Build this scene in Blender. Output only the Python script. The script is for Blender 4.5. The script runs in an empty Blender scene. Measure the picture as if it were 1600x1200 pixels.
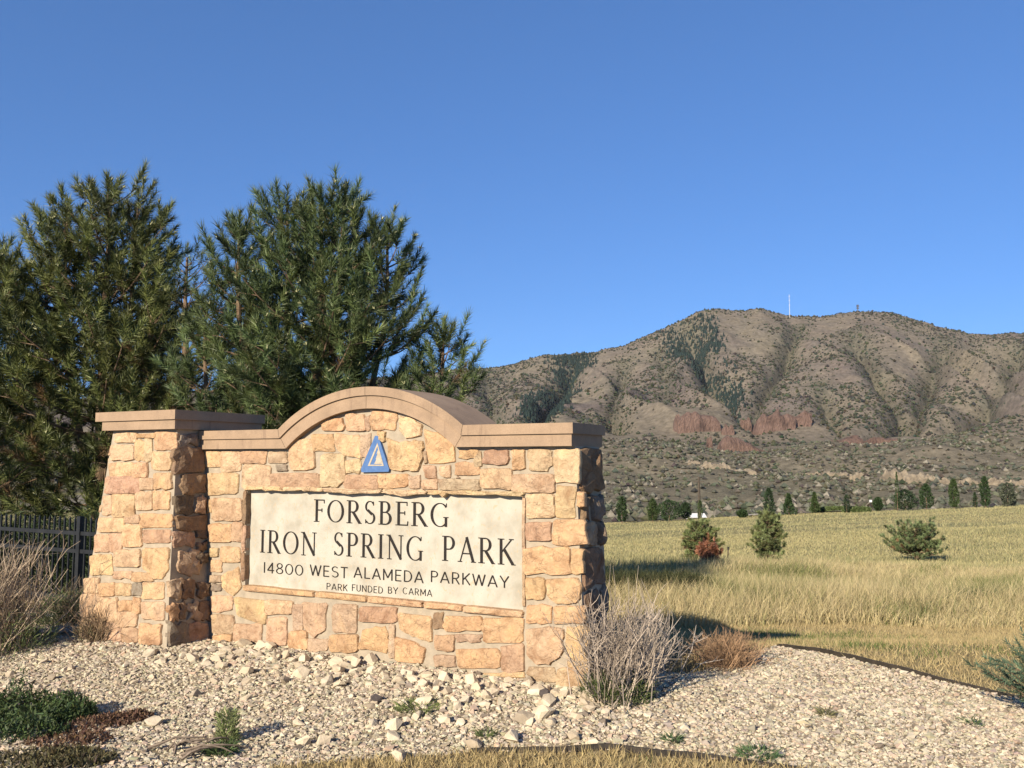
import bpy, math, random
import numpy as np
from mathutils import Vector, Matrix

scene = bpy.context.scene
R = np.random.default_rng(7)
random.seed(7)
rad = math.radians

# ------------------------------------------------------------------ camera
CAM_H = 1.6
PITCH = 5.08
cam_d = bpy.data.cameras.new("camera")
cam_d.sensor_width = 36.0
cam_d.lens = 30.375
cam_d.clip_start = 0.05
cam_d.clip_end = 20000
cam = bpy.data.objects.new("camera", cam_d)
cam.location = (0, 0, CAM_H)
cam.rotation_euler = (rad(90 + PITCH), 0, 0)
scene.collection.objects.link(cam)
scene.camera = cam

# ------------------------------------------------------------------ sky, sun, exposure
SUN_EL = 24.0
SUN_AZ = 213.0            # compass-like: angle from +Y towards +X of the place the sun stands
world = bpy.data.worlds.new("World")
scene.world = world
world.use_nodes = True
wn = world.node_tree
for n in list(wn.nodes):
    wn.nodes.remove(n)
sky = wn.nodes.new("ShaderNodeTexSky")
sky.sky_type = 'NISHITA'
sky.sun_disc = False
sky.sun_elevation = rad(SUN_EL)
sky.sun_rotation = rad(SUN_AZ)
sky.altitude = 1800
sky.air_density = 1.0
sky.dust_density = 0.0
sky.ozone_density = 10.0
bg = wn.nodes.new("ShaderNodeBackground")
bg.inputs[1].default_value = 0.15
wo = wn.nodes.new("ShaderNodeOutputWorld")
sg = wn.nodes.new("ShaderNodeGamma"); sg.inputs[1].default_value = 0.65      # even, deep blue late-summer sky
st_ = wn.nodes.new("ShaderNodeMix"); st_.data_type = 'RGBA'; st_.blend_type = 'MULTIPLY'; st_.inputs[0].default_value = 1.0
st_.inputs[7].default_value = (0.58, 0.745, 0.965, 1)
wn.links.new(sky.outputs[0], sg.inputs[0]); wn.links.new(sg.outputs[0], st_.inputs[6]); wn.links.new(st_.outputs[2], bg.inputs[0])
wn.links.new(bg.outputs[0], wo.inputs[0])

sun_d = bpy.data.lights.new("sun", 'SUN')
sun_d.energy = 4.7
sun_d.angle = rad(0.53)
sun_d.color = (1.0, 0.885, 0.72)
sun = bpy.data.objects.new("sun", sun_d)
sv = Vector((math.sin(rad(SUN_AZ)) * math.cos(rad(SUN_EL)), math.cos(rad(SUN_AZ)) * math.cos(rad(SUN_EL)), math.sin(rad(SUN_EL))))
sun.rotation_euler = sv.to_track_quat('Z', 'Y').to_euler()
sun.location = (-20, -20, 30)
scene.collection.objects.link(sun)

scene.view_settings.view_transform = 'Standard'
scene.view_settings.look = 'None'
scene.view_settings.exposure = 0.9
scene.view_settings.gamma = 1.0
scene.cycles.max_bounces = 6
scene.cycles.transparent_max_bounces = 8

# ------------------------------------------------------------------ helpers
BASE = {}
COL = scene.collection

def mesh_np(name, V, F, cols=None, smooth=False, mats=None, midx=None):
    V = np.asarray(V, dtype=np.float32).reshape(-1, 3)
    me = bpy.data.meshes.new(name)
    if isinstance(F, np.ndarray):
        k = F.shape[1]; m = F.shape[0]
        flat = F.reshape(-1).astype(np.int32)
        starts = np.arange(m, dtype=np.int32) * k
    else:
        flat = np.array([i for f in F for i in f], dtype=np.int32)
        lens = np.array([len(f) for f in F], dtype=np.int32)
        m = len(F)
        starts = np.concatenate([[0], np.cumsum(lens)[:-1]]).astype(np.int32)
    me.vertices.add(len(V)); me.vertices.foreach_set("co", V.reshape(-1))
    me.loops.add(len(flat)); me.loops.foreach_set("vertex_index", flat)
    me.polygons.add(m); me.polygons.foreach_set("loop_start", starts)
    if midx is not None:
        me.polygons.foreach_set("material_index", np.asarray(midx, dtype=np.int32))
    me.update(calc_edges=True)
    me.polygons.foreach_set("use_smooth", np.full(m, bool(smooth)))
    if cols is not None:
        c = np.ones((len(V), 4), dtype=np.float32); c[:, :3] = cols
        at = me.color_attributes.new("Col", 'FLOAT_COLOR', 'POINT')
        at.data.foreach_set("color", c.reshape(-1))
    for mt in (mats or []):
        me.materials.append(mt)
    return me

def tag(o, label=None, cat=None, group=None, kind=None):
    if label: o["label"] = label
    if cat: o["category"] = cat
    if group: o["group"] = group
    if kind: o["kind"] = kind
    return o

def thing(name, base, label, cat, group=None):
    o = bpy.data.objects.new(name, None)
    o.location = base; COL.objects.link(o)
    BASE[o] = np.array(base, float)
    o.empty_display_size = 0.2
    return tag(o, label, cat, group)

def link(name, me, parent=None, loc=None, color=None):
    o = bpy.data.objects.new(name, me)
    COL.objects.link(o)
    if parent is not None:
        o.parent = parent
        BASE[o] = BASE[parent]
    if loc is not None: o.location = loc
    if color is not None: o.color = (*color, 1)
    return o

def part(name, V, F, mat, parent, cols=None, smooth=False, color=None):
    """mesh given in world coordinates, child of parent (whose tree has one base point)"""
    V = np.asarray(V, float).reshape(-1, 3) - BASE[parent]
    return link(name, mesh_np(name, V, F, cols, smooth, [mat]), parent, color=color)

def solo(name, V, F, mat, base, label, cat, group=None, cols=None, smooth=False):
    V = np.asarray(V, float).reshape(-1, 3) - np.array(base, float)
    o = link(name, mesh_np(name, V, F, cols, smooth, [mat]), None, base)
    BASE[o] = np.array(base, float)
    return tag(o, label, cat, group)

def setting(name, V, F, mat, kind='structure', cols=None, smooth=False, label=None):
    o = link(name, mesh_np(name, V, F, cols, smooth, [mat]))
    BASE[o] = np.zeros(3)
    return tag(o, label, None, None, kind)

def join(parts):
    """list of (V,F[,cols]) with equal face size -> one"""
    Vs, Fs, Cs, off = [], [], [], 0
    for p in parts:
        V = np.asarray(p[0], float).reshape(-1, 3)
        Vs.append(V); Fs.append(np.asarray(p[1]) + off); off += len(V)
        if len(p) > 2: Cs.append(np.broadcast_to(p[2], (len(V), 3)))
    return np.concatenate(Vs), np.concatenate(Fs), (np.concatenate(Cs) if Cs else None)

def norm(v):
    return v / np.maximum(np.linalg.norm(v, axis=-1, keepdims=True), 1e-9)

# value noise
_perm = np.random.default_rng(3).random((256, 256))
def vnoise(x, y):
    xi = np.floor(x).astype(int); yi = np.floor(y).astype(int)
    fx = x - xi; fy = y - yi
    fx = fx * fx * (3 - 2 * fx); fy = fy * fy * (3 - 2 * fy)
    a = _perm[xi % 256, yi % 256]; b = _perm[(xi + 1) % 256, yi % 256]
    c = _perm[xi % 256, (yi + 1) % 256]; d = _perm[(xi + 1) % 256, (yi + 1) % 256]
    return (a * (1 - fx) + b * fx) * (1 - fy) + (c * (1 - fx) + d * fx) * fy
def fbm(x, y, o=4):
    s = 0; a = .5
    for i in range(o):
        s = s + a * (vnoise(x * 2 ** i + 17 * i, y * 2 ** i + 31 * i) - .5); a *= .55
    return s
def sstep(a, b, x):
    t = np.clip((x - a) / (b - a), 0, 1); return t * t * (3 - 2 * t)

# ------------------------------------------------------------------ photograph -> place (used to measure where things stand)
FPX = 1350.0
_P = rad(PITCH)
CAMP = np.array([0, 0, CAM_H])
def ray(px, py):
    a = (px - 800) / FPX; b = (600 - py) / FPX
    return np.array([a, math.cos(_P) - b * math.sin(_P), math.sin(_P) + b * math.cos(_P)])
def hit(px, py, p, n):
    d = ray(px, py); n = np.asarray(n, float)
    return CAMP + d * (np.dot(np.asarray(p, float) - CAMP, n) / np.dot(d, n))
def at_depth(px, py, Y):
    d = ray(px, py); return CAMP + d * (Y / d[1])
def elev(py):            # tangent of elevation of a picture row near the middle
    d = ray(800, py); return d[2] / d[1]

# ------------------------------------------------------------------ materials
def new_mat(name):
    m = bpy.data.materials.new(name); m.use_nodes = True
    nt = m.node_tree; b = nt.nodes["Principled BSDF"]
    return m, nt, b

def nodes_noise(nt, scale, detail=4, rough=.6, dist=0.0, co=None):
    n = nt.nodes.new("ShaderNodeTexNoise")
    n.inputs["Scale"].default_value = scale; n.inputs["Detail"].default_value = detail
    n.inputs["Roughness"].default_value = rough; n.inputs["Distortion"].default_value = dist
    if co is not None: nt.links.new(co, n.inputs["Vector"])
    return n

def geo_co(nt, scale=(1, 1, 1)):
    g = nt.nodes.new("ShaderNodeNewGeometry")
    mp = nt.nodes.new("ShaderNodeMapping"); mp.inputs["Scale"].default_value = scale
    nt.links.new(g.outputs["Position"], mp.inputs["Vector"])
    return mp.outputs["Vector"]

def ramp(nt, fac, stops):
    r = nt.nodes.new("ShaderNodeValToRGB")
    e = r.color_ramp.elements
    while len(e) < len(stops): e.new(.5)
    for el, (p, c) in zip(e, stops):
        el.position = p; el.color = (*c, 1)
    nt.links.new(fac, r.inputs["Fac"])
    return r.outputs["Color"]

def mix(nt, a, b, fac, mode='MIX'):
    n = nt.nodes.new("ShaderNodeMix"); n.data_type = 'RGBA'; n.blend_type = mode
    for val, sock in ((fac, n.inputs["Factor"]), (a, n.inputs["A"] if False else n.inputs[6]), (b, n.inputs[7])):
        if isinstance(val, (int, float)): sock.default_value = val
        elif isinstance(val, tuple): sock.default_value = (*val, 1)
        else: nt.links.new(val, sock)
    return n.outputs[2]

def bump(nt, b, height, strength, dist):
    n = nt.nodes.new("ShaderNodeBump")
    n.inputs["Strength"].default_value = strength; n.inputs["Distance"].default_value = dist
    nt.links.new(height, n.inputs["Height"]); nt.links.new(n.outputs[0], b.inputs["Normal"])

def mat_simple(name, stops, scale=8, rough=.85, bstr=.0, bdist=.01, detail=5, sc=(1, 1, 1)):
    m, nt, b = new_mat(name)
    co = geo_co(nt, sc)
    n = nodes_noise(nt, scale, detail, .62, 0, co)
    nt.links.new(ramp(nt, n.outputs["Fac"], stops), b.inputs["Base Color"])
    b.inputs["Roughness"].default_value = rough
    b.inputs["Specular IOR Level"].default_value = .25
    if bstr:
        n2 = nodes_noise(nt, scale * 4, 6, .65, 0, co)
        bump(nt, b, n2.outputs["Fac"], bstr, bdist)
    return m

def mat_vcol(name, rough=.8, transl=0.0, spec=.2, noise=None):
    m, nt, b = new_mat(name)
    a = nt.nodes.new("ShaderNodeAttribute"); a.attribute_name = "Col"
    c = a.outputs["Color"]
    if noise:
        n = nodes_noise(nt, noise[0], 5, .65, 0, geo_co(nt))
        c = mix(nt, c, ramp(nt, n.outputs["Fac"], [(.25, (noise[1],) * 3), (.75, (noise[2],) * 3)]), 1.0, 'MULTIPLY')
        if len(noise) > 3: bump(nt, b, n.outputs["Fac"], .6, noise[3])
    nt.links.new(c, b.inputs["Base Color"])
    b.inputs["Roughness"].default_value = rough
    b.inputs["Specular IOR Level"].default_value = spec
    if transl:
        t = nt.nodes.new("ShaderNodeBsdfTranslucent"); nt.links.new(c, t.inputs["Color"])
        x = nt.nodes.new("ShaderNodeMixShader"); x.inputs[0].default_value = transl
        nt.links.new(b.outputs[0], x.inputs[1]); nt.links.new(t.outputs[0], x.inputs[2])
        nt.links.new(x.outputs[0], nt.nodes["Material Output"].inputs[0])
    return m

def mat_stone():
    m, nt, b = new_mat("sandstone")
    oi = nt.nodes.new("ShaderNodeObjectInfo")
    g = nt.nodes.new("ShaderNodeNewGeometry")
    # shift the pattern per stone
    add = nt.nodes.new("ShaderNodeVectorMath"); add.operation = 'MULTIPLY_ADD'
    comb = nt.nodes.new("ShaderNodeCombineXYZ")
    for i in range(3): nt.links.new(oi.outputs["Random"], comb.inputs[i])
    add.inputs[1].default_value = (13, 29, 17)
    nt.links.new(comb.outputs[0], add.inputs[0]); nt.links.new(g.outputs["Position"], add.inputs[2])
    co = add.outputs[0]
    n1 = nodes_noise(nt, 7, 5, .6, .6, co)
    n2 = nodes_noise(nt, 38, 6, .7, .3, co)
    n3 = nodes_noise(nt, 4, 3, .5, .2, co)
    c = mix(nt, oi.outputs["Color"], ramp(nt, n1.outputs["Fac"], [(.3, (.62, .52, .46)), (.5, (1, 1, 1)), (.72, (1.18, 1.12, 1.0))]), .85, 'MULTIPLY')
    c = mix(nt, c, (.30, .17, .105), ramp(nt, n3.outputs["Fac"], [(.55, (0, 0, 0)), (.75, (.5, .5, .5))]))
    c = mix(nt, c, ramp(nt, n2.outputs["Fac"], [(.3, (.78, .76, .74)), (.6, (1.05, 1.05, 1.05))]), .8, 'MULTIPLY')
    n5 = nodes_noise(nt, 6, 3, .55, 1.2, co)
    c = mix(nt, c, (.13, .085, .055), ramp(nt, n5.outputs["Fac"], [(.487, (0, 0, 0)), (.5, (.55, .55, .55)), (.513, (0, 0, 0))]))
    nt.links.new(c, b.inputs["Base Color"])
    b.inputs["Roughness"].default_value = .9
    b.inputs["Specular IOR Level"].default_value = .15
    n4 = nodes_noise(nt, 16, 9, .70, .9, co)
    bump(nt, b, n4.outputs["Fac"], 1.0, .032)
    return m

M_STONE = mat_stone()
M_MORTAR = mat_simple("mortar", [(.3, (.27, .225, .165)), (.6, (.35, .29, .21)), (.8, (.41, .34, .25))], 14, .95, .6, .01)
def mat_coping():
    m, nt, b = new_mat("cast_stone")
    n = nodes_noise(nt, 4.5, 6, .65, 0, geo_co(nt))
    c = ramp(nt, n.outputs["Fac"], [(.3, (.25, .175, .115)), (.55, (.315, .22, .143)), (.8, (.36, .255, .168))])
    st = nodes_noise(nt, 16, 5, .6, .3, geo_co(nt, (1, 1, .12)))
    c = mix(nt, c, (.17, .115, .08), ramp(nt, st.outputs["Fac"], [(.56, (0, 0, 0)), (.72, (.55, .55, .55))]))
    g = nodes_noise(nt, 120, 4, .7, 0, geo_co(nt))
    c = mix(nt, c, ramp(nt, g.outputs["Fac"], [(.3, (.82, .82, .82)), (.7, (1.1, 1.1, 1.1))]), 1.0, 'MULTIPLY')
    nt.links.new(c, b.inputs["Base Color"]); b.inputs["Roughness"].default_value = .88
    b.inputs["Specular IOR Level"].default_value = .2
    bump(nt, b, g.outputs["Fac"], .25, .004)
    return m
M_COPING = mat_coping()
M_LETTER = mat_simple("letter_paint", [(.3, (.008, .006, .005)), (.7, (.018, .013, .010))], 60, .7)
def mat_panel():
    m, nt, b = new_mat("limestone")
    co = geo_co(nt)
    n = nodes_noise(nt, 5, 5, .6, 0, co)
    c = ramp(nt, n.outputs["Fac"], [(.3, (.29, .26, .20)), (.5, (.375, .346, .28)), (.75, (.435, .41, .345))])
    v = nodes_noise(nt, 34, 3, .5, 1.5, geo_co(nt, (1, 1, .6)))
    c = mix(nt, c, (.40, .30, .19), ramp(nt, v.outputs["Fac"], [(.60, (0, 0, 0)), (.67, (.7, .7, .7))]))
    nt.links.new(c, b.inputs["Base Color"]); b.inputs["Roughness"].default_value = .85
    b.inputs["Specular IOR Level"].default_value = .2
    bump(nt, b, v.outputs["Fac"], .25, -.006)
    return m
M_PANEL = mat_panel()
M_BLUE = mat_simple("emblem_blue", [(.3, (.05, .11, .245)), (.7, (.085, .16, .32))], 30, .6, .2, .003)
M_PALE = mat_simple("emblem_pale", [(.3, (.30, .25, .18)), (.7, (.44, .38, .29))], 40, .8, .2, .003)
M_IRON = mat_simple("black_metal", [(.3, (.012, .013, .014)), (.7, (.022, .023, .025))], 10, .45)
M_EDGE = mat_simple("edging_steel", [(.3, (.02, .017, .013)), (.7, (.05, .04, .03))], 12, .6, .3, .004)
M_BARK = mat_simple("bark", [(.3, (.10, .065, .04)), (.6, (.20, .135, .085)), (.8, (.28, .20, .13))], 9, .95, .9, .03, sc=(1, 1, .25))
M_NEEDLE = mat_vcol("needles", .5, .06, .35)
M_GRASS = mat_vcol("grass_blades", .75, .30, .15)
M_LEAF = mat_vcol("leaves", .6, .22, .25)
M_TWIG = mat_vcol("twigs", .85, 0, .15)
M_GRAVEL = mat_vcol("gravel_stone", .9, 0, .15, (30, .8, 1.1))
M_ROCK = mat_simple("limestone_rock", [(.25, (.33, .275, .20)), (.5, (.47, .405, .305)), (.8, (.56, .50, .39))], 7, .9, .6, .012)
_nt = M_ROCK.node_tree; _oi = _nt.nodes.new("ShaderNodeObjectInfo"); _b = _nt.nodes["Principled BSDF"]
_src = _b.inputs["Base Color"].links[0].from_socket
_nt.links.new(mix(_nt, _src, ramp(_nt, _oi.outputs["Random"], [(0, (.66, .62, .58)), (.2, (1, .94, .85)), (.6, (1.08, 1.05, 1.0)), (1, (1.18, 1.14, 1.06))]), 1.0, 'MULTIPLY'), _b.inputs["Base Color"])
M_DARKROCK = mat_simple("dark_rock", [(.3, (.06, .05, .045)), (.7, (.13, .105, .09))], 12, .9, .5, .01)
M_WOOD = mat_simple("pole_wood", [(.3, (.05, .04, .03)), (.7, (.10, .08, .06))], 5, .9)

# ------------------------------------------------------------------ the wall's own frame
TH = rad(28.5)
W = np.array([math.sin(TH), math.cos(TH), 0.0])       # into the wall
U = np.array([-math.cos(TH), math.sin(TH), 0.0])      # along the wall, away from its right end
Zv = np.array([0, 0, 1.0])
_c = at_depth(893, 680, 5.85)
WF = np.array([_c[0], _c[1], 0]) + W * .05            # foot of the stone face at the right end
def wp(u, s, z):
    return WF + U * np.asarray(u)[..., None] + W * np.asarray(s)[..., None] + Zv * np.asarray(z)[..., None]

# ------------------------------------------------------------------ ground
_pd = np.array([-20, 4, 7.6, 8.5, 9.5, 11.3, 13, 15, 20, 24.75, 36, 50, 67, 95, 124, 133, 158, 225, 360, 560])
_pz = np.array([0, 0, 0, -.15, -.36, -.60, -.73, -.88, -1.35, -1.62, -2.5, -3.4, -4.45, -5.9, -7.1, -7.7, -10.5, -17, -27, -40])
_dd = np.linspace(-20, 500, 5201)
_zz = np.interp(_dd, _pd, _pz)
_k = np.hanning(31); _k /= _k.sum()
_zs = np.convolve(np.pad(_zz, 15, mode='edge'), _k, 'valid')
def ground_z(x, y):
    x = np.asarray(x, float); y = np.asarray(y, float)
    a = x / np.maximum(y, 2.0)
    z = np.interp(y, _dd, _zs)
    k = 1 - .78 * sstep(.02, -.32, a) * (1 - sstep(60, 200, y))
    z = z * np.where(y > 7.8, k, 1)
    z = z + (a - .12) * 5.3 * sstep(20, 124, y) * sstep(-.1, .1, a)
    s = (x - WF[0]) * W[0] + (y - WF[1]) * W[1]
    u = (x - WF[0]) * U[0] + (y - WF[1]) * U[1]
    bed = .105 * sstep(-1.5, -.2, s) * (1 - sstep(.5, 1.3, s)) * (.45 + .55 * sstep(-2.2, -.2, u)) * (1 - sstep(5.5, 8, u))
    z = z + bed
    near = 1 - sstep(9, 40, y)
    z = z + near * (.05 * fbm(x * .9 + 5, y * .9) + .02 * fbm(x * 4, y * 4 + 9, 3)) + (1 - near) * .5 * fbm(x * .05, y * .05)
    return z

GRAVEL_POLY = np.array([(-6.5, 2.6), (-1.34, 2.6), (-1.24, 4.12), (-.8, 4.27), (-.2, 4.36), (.45, 4.28), (1.0, 4.14), (1.5, 3.98), (2.6, 3.5), (4.6, 2.6),
                        (4.8, 4.55), (4.0, 4.95), (3.43, 5.36), (2.95, 6.02), (2.62, 6.62), (2.35, 6.98), (2.1, 6.72), (1.4, 6.0), (1.1, 5.72), (.85, 5.7), (.75, 6.2), (-5, 9.0), (-7.5, 8.6)]) * np.array([1, 1.125])
def in_poly(x, y, P):
    x = np.asarray(x); y = np.asarray(y)
    c = np.zeros(x.shape, bool)
    for i in range(len(P)):
        x0, y0 = P[i]; x1, y1 = P[i - 1]
        k = ((y0 > y) != (y1 > y)) & (x < (x1 - x0) * (y - y0) / (y1 - y0 + 1e-12) + x0)
        c ^= k
    return c

def build_ground():
    ys = np.concatenate([np.arange(-8, 3, .8), np.arange(3, 9, .07), np.geomspace(9, 470, 180)])
    av = np.linspace(-1, 1, 241); av = np.sign(av) * np.abs(av) ** 1.15 * 1.5
    A, Y = np.meshgrid(av, ys)
    X = A * (np.maximum(Y, 0) + 3)
    Z = ground_z(X, Y)
    n, m = X.shape
    V = np.stack([X, Y, Z], -1).reshape(-1, 3)
    i = np.arange(n * m).reshape(n, m)
    F = np.stack([i[:-1, :-1], i[:-1, 1:], i[1:, 1:], i[1:, :-1]], -1).reshape(-1, 4)
    x, y = V[:, 0], V[:, 1]
    g = in_poly(x, y, GRAVEL_POLY)
    nz = fbm(x * 1.2, y * 1.2) * 1.0 + fbm(x * 6, y * 6) * .6
    dry = np.array([.30, .235, .115]); green = np.array([.15, .155, .055]); tan = np.array([.33, .255, .14])
    t = np.clip(.35 + nz * 1.1, 0, 1)[:, None]
    col = dry * (1 - t) + tan * t
    far = sstep(14, 30, y)[:, None]
    streak = np.clip(.5 + 3.0 * fbm(x * .06, y * .22 + 3, 5), 0, 1)[:, None]
    fieldc = np.array([.37, .315, .145]) * streak + np.array([.215, .20, .105]) * (1 - streak)
    col = col * (1 - far) + fieldc * far
    gk = np.clip(fbm(x * .8 + 40, y * .8) * 2.5 - .15, 0, 1)[:, None] * (1 - far)
    col = col * (1 - gk) + green * gk
    gc = np.array([.30, .245, .17]) * (1 + .35 * nz[:, None])
    col = np.where(g[:, None], gc, col)
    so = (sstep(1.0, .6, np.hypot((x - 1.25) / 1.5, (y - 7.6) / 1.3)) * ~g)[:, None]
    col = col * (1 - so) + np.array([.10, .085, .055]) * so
    # pale dirt lot beyond the fence
    lot = (sstep(38, 42, y) * (1 - sstep(60, 68, y)) * sstep(-.28, -.36, x / np.maximum(y, 2)))[:, None]
    col = col * (1 - lot) + np.array([.30, .26, .20]) * lot
    m_, nt, b = new_mat("ground_soil")
    at = nt.nodes.new("ShaderNodeAttribute"); at.attribute_name = "Col"
    n1 = nodes_noise(nt, 3.0, 8, .7, 0, geo_co(nt, (1, .5, 1)))
    c = mix(nt, at.outputs["Color"], ramp(nt, n1.outputs["Fac"], [(.3, (.7, .7, .68)), (.7, (1.25, 1.22, 1.15))]), 1.0, 'MULTIPLY')
    n2 = nodes_noise(nt, 45, 6, .7, 0, geo_co(nt))
    c = mix(nt, c, ramp(nt, n2.outputs["Fac"], [(.35, (.6, .6, .6)), (.65, (1.15, 1.15, 1.15))]), .7, 'MULTIPLY')
    nt.links.new(c, b.inputs["Base Color"]); b.inputs["Roughness"].default_value = .95
    b.inputs["Specular IOR Level"].default_value = .05
    bump(nt, b, n2.outputs["Fac"], .6, .02)
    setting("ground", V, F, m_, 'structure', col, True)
build_ground()

# ------------------------------------------------------------------ far terrain: scrub foothill, valley and mountain ridge
RIDGE = np.array([(-900, 640), (-300, 640), (0, 632), (300, 612), (500, 598), (640, 586), (720, 577), (780, 573), (850, 556), (930, 550), (975, 540), (1040, 512),
                  (1090, 488), (1112, 482), (1150, 485), (1190, 482), (1235, 495), (1290, 493), (1340, 486), (1390, 488), (1440, 503), (1520, 522),
                  (1600, 520), (1700, 508), (1850, 530), (2100, 560), (2500, 590)], float)
_ra = (RIDGE[:, 0] - 800) / FPX
_rq = np.array([ray(p, v)[2] / ray(p, v)[1] for p, v in RIDGE])
_ra2 = np.array([ray(p, v)[0] / ray(p, v)[1] for p, v in RIDGE])
D_RIDGE = 3800.0
HB_D = np.array([300, 420, 600, 800, 1000, 1200, 1350, 1500, 1750, 2000, 2200])
HB_V = np.array([826, 822, 806, 782, 755, 728, 708, 697, 700, 692, 684])
HB_Q = np.array([elev(v) for v in HB_V])
# gullies, as (column, row) of the mountainside, run down the slope
GULLIES = [([(1075, 505), (1105, 560), (1140, 605), (1165, 640), (1180, 672)], 24, 70),
           ([(905, 556), (880, 585), (858, 615), (845, 650), (830, 680)], 22, 55),
           ([(975, 560), (968, 600), (955, 640), (970, 672)], 16, 34),
           ([(1250, 510), (1225, 560), (1180, 600), (1165, 640)], 18, 40),
           ([(1330, 520), (1370, 580), (1405, 620), (1400, 660), (1330, 684)], 26, 60),
           ([(1480, 530), (1450, 590), (1420, 640), (1400, 670)], 20, 40),
           ([(1600, 540), (1560, 600), (1520, 650), (1450, 676)], 24, 45),
           ([(760, 590), (770, 630), (780, 680)], 18, 30), ([(1280, 600), (1300, 640), (1310, 675)], 16, 30),
           ([(1030, 540), (1045, 590), (1030, 640)], 14, 22)]
def far_q(a, D):
    q_hb = np.interp(D, HB_D, HB_Q)
    q_r = np.interp(a, _ra2, _rq)
    t = np.clip((D - 2050) / (D_RIDGE - 2050), 0, 1)
    base = np.interp(2050, HB_D, HB_Q)
    q_m = base + (q_r - base) * (t ** .92)
    q = np.where(D < 2050, q_hb, q_m)
    # behind the crest
    b = np.clip((D - D_RIDGE) / 2200, 0, 1)
    q = np.where(D > D_RIDGE, q_r * (1 - b * .9), q)
    return q
def far_z(x, y):
    a = x / y
    D = y
    z = CAM_H + far_q(a, D) * D
    # foothill crest is uneven along its length
    hb = np.exp(-((D - 1400) / 260) ** 2)
    z = z + hb * 70 * fbm(x * .005 + 3, y * .003, 3)
    hill = sstep(500, 900, D) * (1 - sstep(1500, 2000, D))
    z = z + hill * 26 * fbm(x * .011, y * .011 + 7, 5)
    mt = sstep(2050, 2400, D) * (1 - sstep(D_RIDGE - 500, D_RIDGE - 40, D))
    warp = fbm(x * .0016 + 9, y * .0016, 3)
    ridged = 1 - np.abs(2 * vnoise((x * .0042 + warp * 1.6), y * .0011 + 3) - 1)
    ridged2 = 1 - np.abs(2 * vnoise((x * .011 + warp * 3), y * .0032 + 13) - 1)
    z = z + mt * ((ridged ** 1.8 - .42) * 82 + (ridged2 ** 1.5 - .4) * 15 + 26 * fbm(x * .016, y * .012, 5))
    top = sstep(2300, 2700, D)
    z = z + top * 16 * fbm(x * .02 + 3, y * .02, 4)
    # carve gullies
    col = 800 + FPX * a * (math.cos(_P))
    t = np.clip((D - 2050) / (D_RIDGE - 2050), 0, 1)
    for pts, wd, dep in GULLIES:
        gx, gt = GT[id(pts)]
        c = np.interp(t, gt, gx)
        fade = sstep(gt[0] - .05, gt[0] + .1, t) * (1 - sstep(gt[-1] - .15, gt[-1] + .02, t))
        z = z - fade * dep * 1.95 * np.exp(-np.abs(col - c) / (wd * .9))
    return z
GT = {}
for pts, wd, dep in GULLIES:
    gx, gt = [], []
    for px, v in pts:
        a = ray(px, v)[0] / ray(px, v)[1]; q = elev(v)
        base = np.interp(2050, HB_D, HB_Q); qr = np.interp(a, _ra2, _rq)
        t = np.clip((q - base) / (qr - base), 0, 1) ** (1 / .92)
        gx.append(px); gt.append(float(t))
    o = np.argsort(gt)
    GT[id(pts)] = (np.array(gx)[o], np.array(gt)[o])

def gully_near(x, y, idx, wide=1.0):
    a = x / y; col = 800 + FPX * a * math.cos(_P)
    t = np.clip((y - 2050) / (D_RIDGE - 2050), 0, 1)
    r = np.zeros_like(x)
    for i in idx:
        pts, wd, dep = GULLIES[i]; gx, gt = GT[id(pts)]
        c = np.interp(t, gt, gx)
        ok = (t > gt[0] - .02) & (t < gt[-1] + .02)
        r = np.maximum(r, ok * np.exp(-((col - c) / (wd * wide)) ** 2))
    return r

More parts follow.
